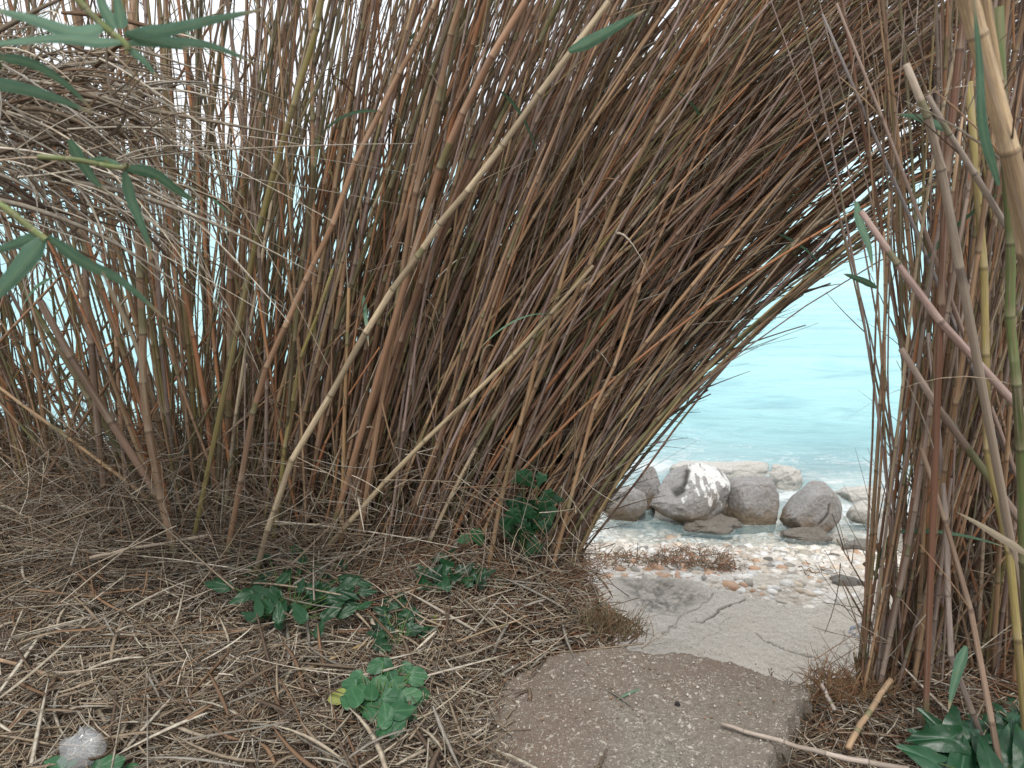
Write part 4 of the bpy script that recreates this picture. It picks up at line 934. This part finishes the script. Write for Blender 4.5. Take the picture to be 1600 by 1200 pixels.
def plant(name, label, X0, X1, Y0, Y1, kind, mat, n, size, zlift, stems=True, vertical=False, depth=None, seed=0, yellow=0, cat='plant', pos=None):
    rr = random.Random(seed); cx, cy = (X0+X1)/2, Y1-4
    if depth is None:
        b = atz(cx, cy, .03); b[2] = float(gz(b[0], b[1]))
    else: b = at(cx, cy, depth)
    root = empty(name, b); tag(root, label, cat)
    if pos:
        spots = list(pos)+[(q[0]+rr.gauss(0, 9), q[1]+rr.gauss(0, 7)) for q in pos[::2]]
    else:
        spots = []
        while len(spots) < n:
            a_, r_ = rr.random()*6.28, rr.random()**.5*(1+.2*rr.gauss(0, 1)); q = (cx+math.cos(a_)*r_*(X1-X0)/2, (Y0+Y1)/2+math.sin(a_)*r_*(Y1-Y0)/2)
            if depth is None and q[1] > 1222: continue
            spots.append(q)
    for i, (px, py) in enumerate(spots):
        if depth is None:
            ex = atz(px, py, zlift*(.35+.65*rr.random())+b[2])
        else: ex = at(px, py, depth-.04+rr.uniform(-.05, .05))
        ls = size*rr.uniform(.75, 1.25); me = leaf_mesh(kind, ls, seed=seed*50+i)
        o = link('leaf', me, YLEAF if i < yellow else mat, root)
        off = ex-b; o.location = Vector(off)
        # faces the viewer and the sky; blade points outward/down
        az = math.atan2(px-cx, 1)  # spread
        yaw = math.atan2((px-cx)/(X1-X0+1)*2.2, -((cy-py)/(Y1-Y0+1)-.5)*2.2+.001)
        tiltx = (rr.uniform(.3, .75) if kind == 'arum' else rr.uniform(.35, .9)) if not vertical else rr.uniform(1.1, 1.5)
        import mathutils
        M = mathutils.Matrix.Rotation(rr.gauss(0, .18), 3, 'Y') @ mathutils.Matrix.Rotation(tiltx, 3, 'X') @ mathutils.Matrix.Rotation(-yaw+rr.gauss(0, .5), 3, 'Z')
        if vertical: M = mathutils.Matrix.Rotation(tiltx, 3, 'X') @ mathutils.Matrix.Rotation(math.pi+rr.gauss(0, .7), 3, 'Z')
        o.rotation_euler = M.to_euler()
        if stems:
            mid = off*.5+np.array([0, 0, .015]); Pst = catmull([np.array([0, 0, -.01])+rng.normal(0, .008, 3), mid, off], 6)
            V, F, T, cv = tubes(Pst[None], np.linspace(.0022, .0013, 6)[None], 5, np.array([(.08, .18, .05)]), np.linspace(.1, .9, 6)[None])
            link('leaf_stalk', mesh('leaf_stalk', V, F, True, T, cv), STRAW, root)
    return root
plant('leafy_plant', 'bright green plant with rounded leaves on the straw beside the path', 520, 655, 1025, 1150, 'round', ROUND, 30, .052, .09, seed=1, yellow=1,
      pos=[(540, 1085), (548, 1105), (565, 1060), (575, 1065), (560, 1100), (600, 1030), (608, 1045), (628, 1040), (640, 1050), (590, 1060), (610, 1070), (625, 1065), (645, 1080), (600, 1090), (580, 1092), (615, 1095), (630, 1090), (590, 1105), (612, 1112), (625, 1120), (580, 1120), (595, 1135), (600, 1148), (640, 1100), (570, 1080), (555, 1070), (635, 1058), (605, 1125)])
plant('ivy_plant', 'trailing ivy with small glossy dark leaves just above the bright green plant', 586, 662, 925, 1018, 'ivy', IVY, 20, .042, .07, seed=2,
      pos=[(605, 935), (622, 930), (635, 940), (600, 955), (618, 950), (640, 955), (650, 965), (590, 975), (605, 970), (625, 975), (645, 985), (592, 992), (608, 990), (595, 1008), (603, 1015), (632, 965), (655, 990)])
plant('ivy_plant', 'glossy ivy with jagged leaves at the foot of the reeds, nearest the dark climbing ivy', 655, 750, 853, 925, 'ivy', IVY, 14, .052, .09, seed=3,
      pos=[(690, 870), (700, 885), (705, 862), (695, 895), (722, 895), (738, 900), (730, 910), (678, 900), (663, 895), (662, 915), (684, 918), (712, 905), (745, 905)])
plant('ivy_plant', 'dark ivy climbing the canes at the right of the left stand', 782, 862, 752, 862, 'ivy', IVY, 34, .058, .0, True, True, 2.62, 4)
plant('leafy_plant', 'dark green ground plant with pointed leaves around the foot of the longest pale cane', 362, 550, 868, 985, 'lance', IVY, 60, .07, .12, seed=5)
plant('leafy_plant', 'small bright green seedling between cane feet in the left stand', 728, 748, 825, 850, 'round', ROUND, 3, .05, .05, False, True, 2.62, 6)
plant('leafy_plant', 'tiny yellow green seedling on the straw left of the path corner', 664, 684, 960, 975, 'round', YLEAF, 3, .028, .03, seed=8)
plant('leafy_plant', 'small light green seedling on red brown straw under the climbing ivy', 758, 796, 893, 925, 'round', ROUND, 6, .028, .04, seed=9, yellow=2)
plant('arum_plant', 'plant with large glossy arrow shaped leaves in the bottom right corner', 1450, 1640, 1110, 1200, 'arum', ARUM, 16, .095, .12, seed=7,
      pos=[(1465, 1165), (1500, 1130), (1540, 1135), (1575, 1120), (1600, 1110), (1490, 1185), (1530, 1175), (1570, 1165), (1600, 1180), (1620, 1150), (1550, 1200), (1590, 1140), (1515, 1205), (1640, 1200), (1480, 1150), (1520, 1155), (1560, 1145), (1585, 1190), (1610, 1130), (1460, 1190), (1545, 1180), (1575, 1160), (1500, 1165)])
plant('leafy_plant', 'few green leaves at the bottom edge beside the clear plastic scrap', 65, 200, 1185, 1225, 'round', ROUND, 9, .06, .06, seed=10)

# ------------------------------------------------------------------ small loose things
def stick(label, pts, z0, z1, r0, r1, col, name='stick', cat='stick'):
    n = len(pts); Wp = [atz(x, y, z0+(z1-z0)*i/(n-1)) for i, (x, y) in enumerate(pts)]; b = Wp[0].copy()
    P = catmull(Wp, 12)-b; P[1:-1] += rng.normal(0, .0015, P[1:-1].shape)
    V, F, T, cv = tubes(P[None], np.linspace(r0, r1, 12)[None], 7, np.array([col]), np.linspace(.2, 4.8, 12)[None])
    o = link(name, mesh(name, V, [tuple(f) for f in F]+[tuple(range(len(V)-7, len(V))), tuple(range(6, -1, -1))], True, T, cv), CANE); o.location = Vector(b)
    return tag(o, label, cat)
stick('long grey stick lying over the straw at the bottom right of the path', [(1127, 1131), (1180, 1147), (1260, 1168), (1330, 1186), (1420, 1202)], .055, .05, .005, .008, (.48, .42, .36))
stick('short dark twig on the path at the bottom centre', [(948, 1172), (940, 1188), (932, 1203)], .045, .045, .004, .005, (.05, .045, .04))
stick('pale grey stick leaning by the broken path corner', [(1304, 1110), (1292, 1085), (1284, 1068)], .03, .07, .006, .005, (.45, .4, .36))
stick('tan broken reed piece lying below the right stand', [(1325, 1170), (1350, 1125), (1372, 1092), (1392, 1062)], .04, .12, .0085, .0075, (.46, .31, .18), 'cane_piece', 'cane piece')
stick('yellow tan reed piece lying across the straw left of the bright green plant', [(415, 1072), (470, 1052), (540, 1018), (585, 1000)], .06, .08, .004, .005, (.55, .38, .15), 'cane_piece', 'cane piece')
stick('orange tan reed piece lying near the left edge', [(-10, 1028), (40, 1042), (100, 1062)], .10, .08, .006, .005, (.48, .32, .2), 'cane_piece', 'cane piece')
stick('long thin straw stem lying toward the path below the ivy', [(640, 1023), (720, 1000), (790, 975), (825, 962)], .06, .07, .0035, .003, (.55, .42, .26), 'cane_piece', 'cane piece')
stick('pale reed piece lying among dead straw at the left, under the snapped cane', [(140, 872), (200, 858), (260, 848), (325, 836)], .22, .2, .006, .005, (.5, .42, .32), 'cane_piece', 'cane piece')
rock('seed_pod', 1053, 1064, 1098, 1107, .032, 'tiny black seed pod lying on the concrete path', 'seed pod', BROWNS, 21, .8, 2.2, .2, None, res=14).data.materials[0] = newmat('black_pod')[0]
bpy.data.materials['black_pod'].node_tree.nodes['Principled BSDF'].inputs['Base Color'].default_value = (.02, .017, .015, 1)

def plastic():
    m, n, b = newmat('clear_plastic'); b.inputs['Base Color'].default_value = (.75, .78, .8, 1); b.inputs['Roughness'].default_value = .1
    b.inputs['Alpha'].default_value = .22; b.inputs['Specular IOR Level'].default_value = .9
    res = 9; u = np.linspace(0, 2*math.pi, res*2, endpoint=False); v = np.linspace(-1.4, 1.5, res); U, Vv = np.meshgrid(u, v)
    d = np.stack([np.cos(Vv)*np.cos(U), np.cos(Vv)*np.sin(U), np.sin(Vv)], -1).reshape(-1, 3)
    r = 1+.5*n3(d, 1.6, 2, 5)+rng.normal(0, .10, len(d))
    P = d*r[:, None]*np.array([.05, .045, .065]); P[:, 0] += .25*P[:, 2]
    i = np.arange(res*2*res).reshape(res, res*2); a = i[:-1]; b_ = np.roll(a, -1, 1); dd = i[1:]; c = np.roll(dd, -1, 1)
    o = link('plastic_bag', mesh('plastic_bag', P, np.stack([a, b_, c, dd], -1).reshape(-1, 4), False), m); q = atz(128, 1176, .13); o.location = Vector(q)
    return tag(o, 'crumpled clear plastic bag scrap on the straw at the bottom left', 'plastic bag')
plastic()

# crumbs and grit on the concrete
def grit():
    V, Fc, T = [], [], []; n_ = 1100
    x = rng.uniform(-.2, 1.05, n_); y = np.where(rng.random(n_) < .5, rng.uniform(1.75, 2.1, n_), rng.uniform(1.1, 2.0, n_)); k = poly_sd(x, y, pp) > -.02; x, y = x[k], y[k]
    o8 = np.array([(1, 0, 0), (-1, 0, 0), (0, 1, 0), (0, -1, 0), (0, 0, 1), (0, 0, -1)], float)
    f8 = np.array([(0, 2, 4), (2, 1, 4), (1, 3, 4), (3, 0, 4), (2, 0, 5), (1, 2, 5), (3, 1, 5), (0, 3, 5)])
    n_ = len(x); sz = .0012+.0045*rng.random(n_)**4
    P = o8[None]*(1+.5*(rng.random((n_, 6, 1))-.5))*sz[:, None, None]; P = P+np.stack([x, y, .033+sz*.4+.006*fbm(x, y, 6, 4)+.02*fbm(x, y, 2, 2)], 1)[:, None]
    F_ = (f8[None]+np.arange(n_)[:, None, None]*6).reshape(-1, 3)
    pal = np.array([(.5, .45, .38), (.2, .15, .11), (.3, .2, .14), (.65, .6, .54)]); T = np.repeat(pal[rng.integers(0, 4, n_)], 6, axis=0)
    return link('grit', mesh('grit', P.reshape(-1, 3), F_, False, T), STRAW)
tag(grit(), 'loose grit and crumbs lying on the near concrete path', 'grit', kind='stuff')
# grass tufts at the lip and seaweed on the shingle (stuff)
acc = Acc()
n = 420; Xp = rng.normal(952, 26, n); Yp = 985+.25*(Xp-952)+rng.normal(0, 8, n)
p0 = np.array([atz(a, b, .0) for a, b in zip(Xp, Yp)]); d = unit(np.stack([rng.normal(.25, .4, n), rng.normal(0, .3, n), np.ones(n)], 1))
acc.add(*strands(curve(p0, d, rng.uniform(.03, .12, n), 5, .2, .15), np.linspace(.0014, .0005, 5)[None]*np.ones((n, 1)), 3, np.array([(.16, .15, .08), (.3, .24, .14), (.24, .12, .07)])))
n = 500; Xp = rng.uniform(1262, 1400, n); Yp = 1050+rng.random(n)*50
p0 = np.array([atz(a, b, .0) for a, b in zip(Xp, Yp)]); d = unit(np.stack([rng.normal(-.1, .5, n), rng.normal(0, .4, n), np.ones(n)*.8], 1))
acc.add(*strands(curve(p0, d, rng.uniform(.03, .11, n), 5, .3, .2), np.linspace(.0013, .0005, 5)[None]*np.ones((n, 1)), 3, np.array([(.3, .2, .1), (.36, .25, .14), (.32, .15, .08)])))
tag(acc.build('grass', STRAW), 'short dry grass growing along the path edge', 'grass', kind='stuff')
acc = Acc()
for (cx, cy, sx, sy, nn) in [(1035, 868, 30, 9, 700), (1075, 878, 22, 8, 500), (1125, 888, 26, 9, 800), (1095, 850, 30, 8, 450), (1060, 838, 20, 5, 200), (1130, 862, 14, 5, 200), (950, 872, 30, 14, 700), (985, 862, 18, 6, 200), (1030, 888, 22, 5, 250), (1270, 905, 22, 6, 120)]:
    nn = int(nn*.24); Xp = rng.normal(cx, sx*.7, nn); Yp = rng.normal(cy, sy*1.15, nn)
    p0 = np.array([atz(a, b, -1.52) for a, b in zip(Xp, Yp)]); p0[:, 2] = np.maximum(gz(p0[:, 0], p0[:, 1]), SEA)+.01+.05*rng.random(nn)**2
    d = unit(rng.normal(0, 1, (nn, 3))*np.array([1, 1, .55])+np.array([0, 0, .3]))
    acc.add(*strands(curve(p0, d, rng.uniform(.02, .07, nn), 5, .3, .5), np.linspace(.0045, .002, 5)[None]*np.ones((nn, 1)), 4, np.array([(.36, .28, .19), (.5, .36, .24), (.24, .18, .12), (.55, .28, .17)])))
tag(acc.build('seaweed', STRAW), 'clumps of brown and reddish weed washed up on the shingle', 'seaweed', kind='stuff')
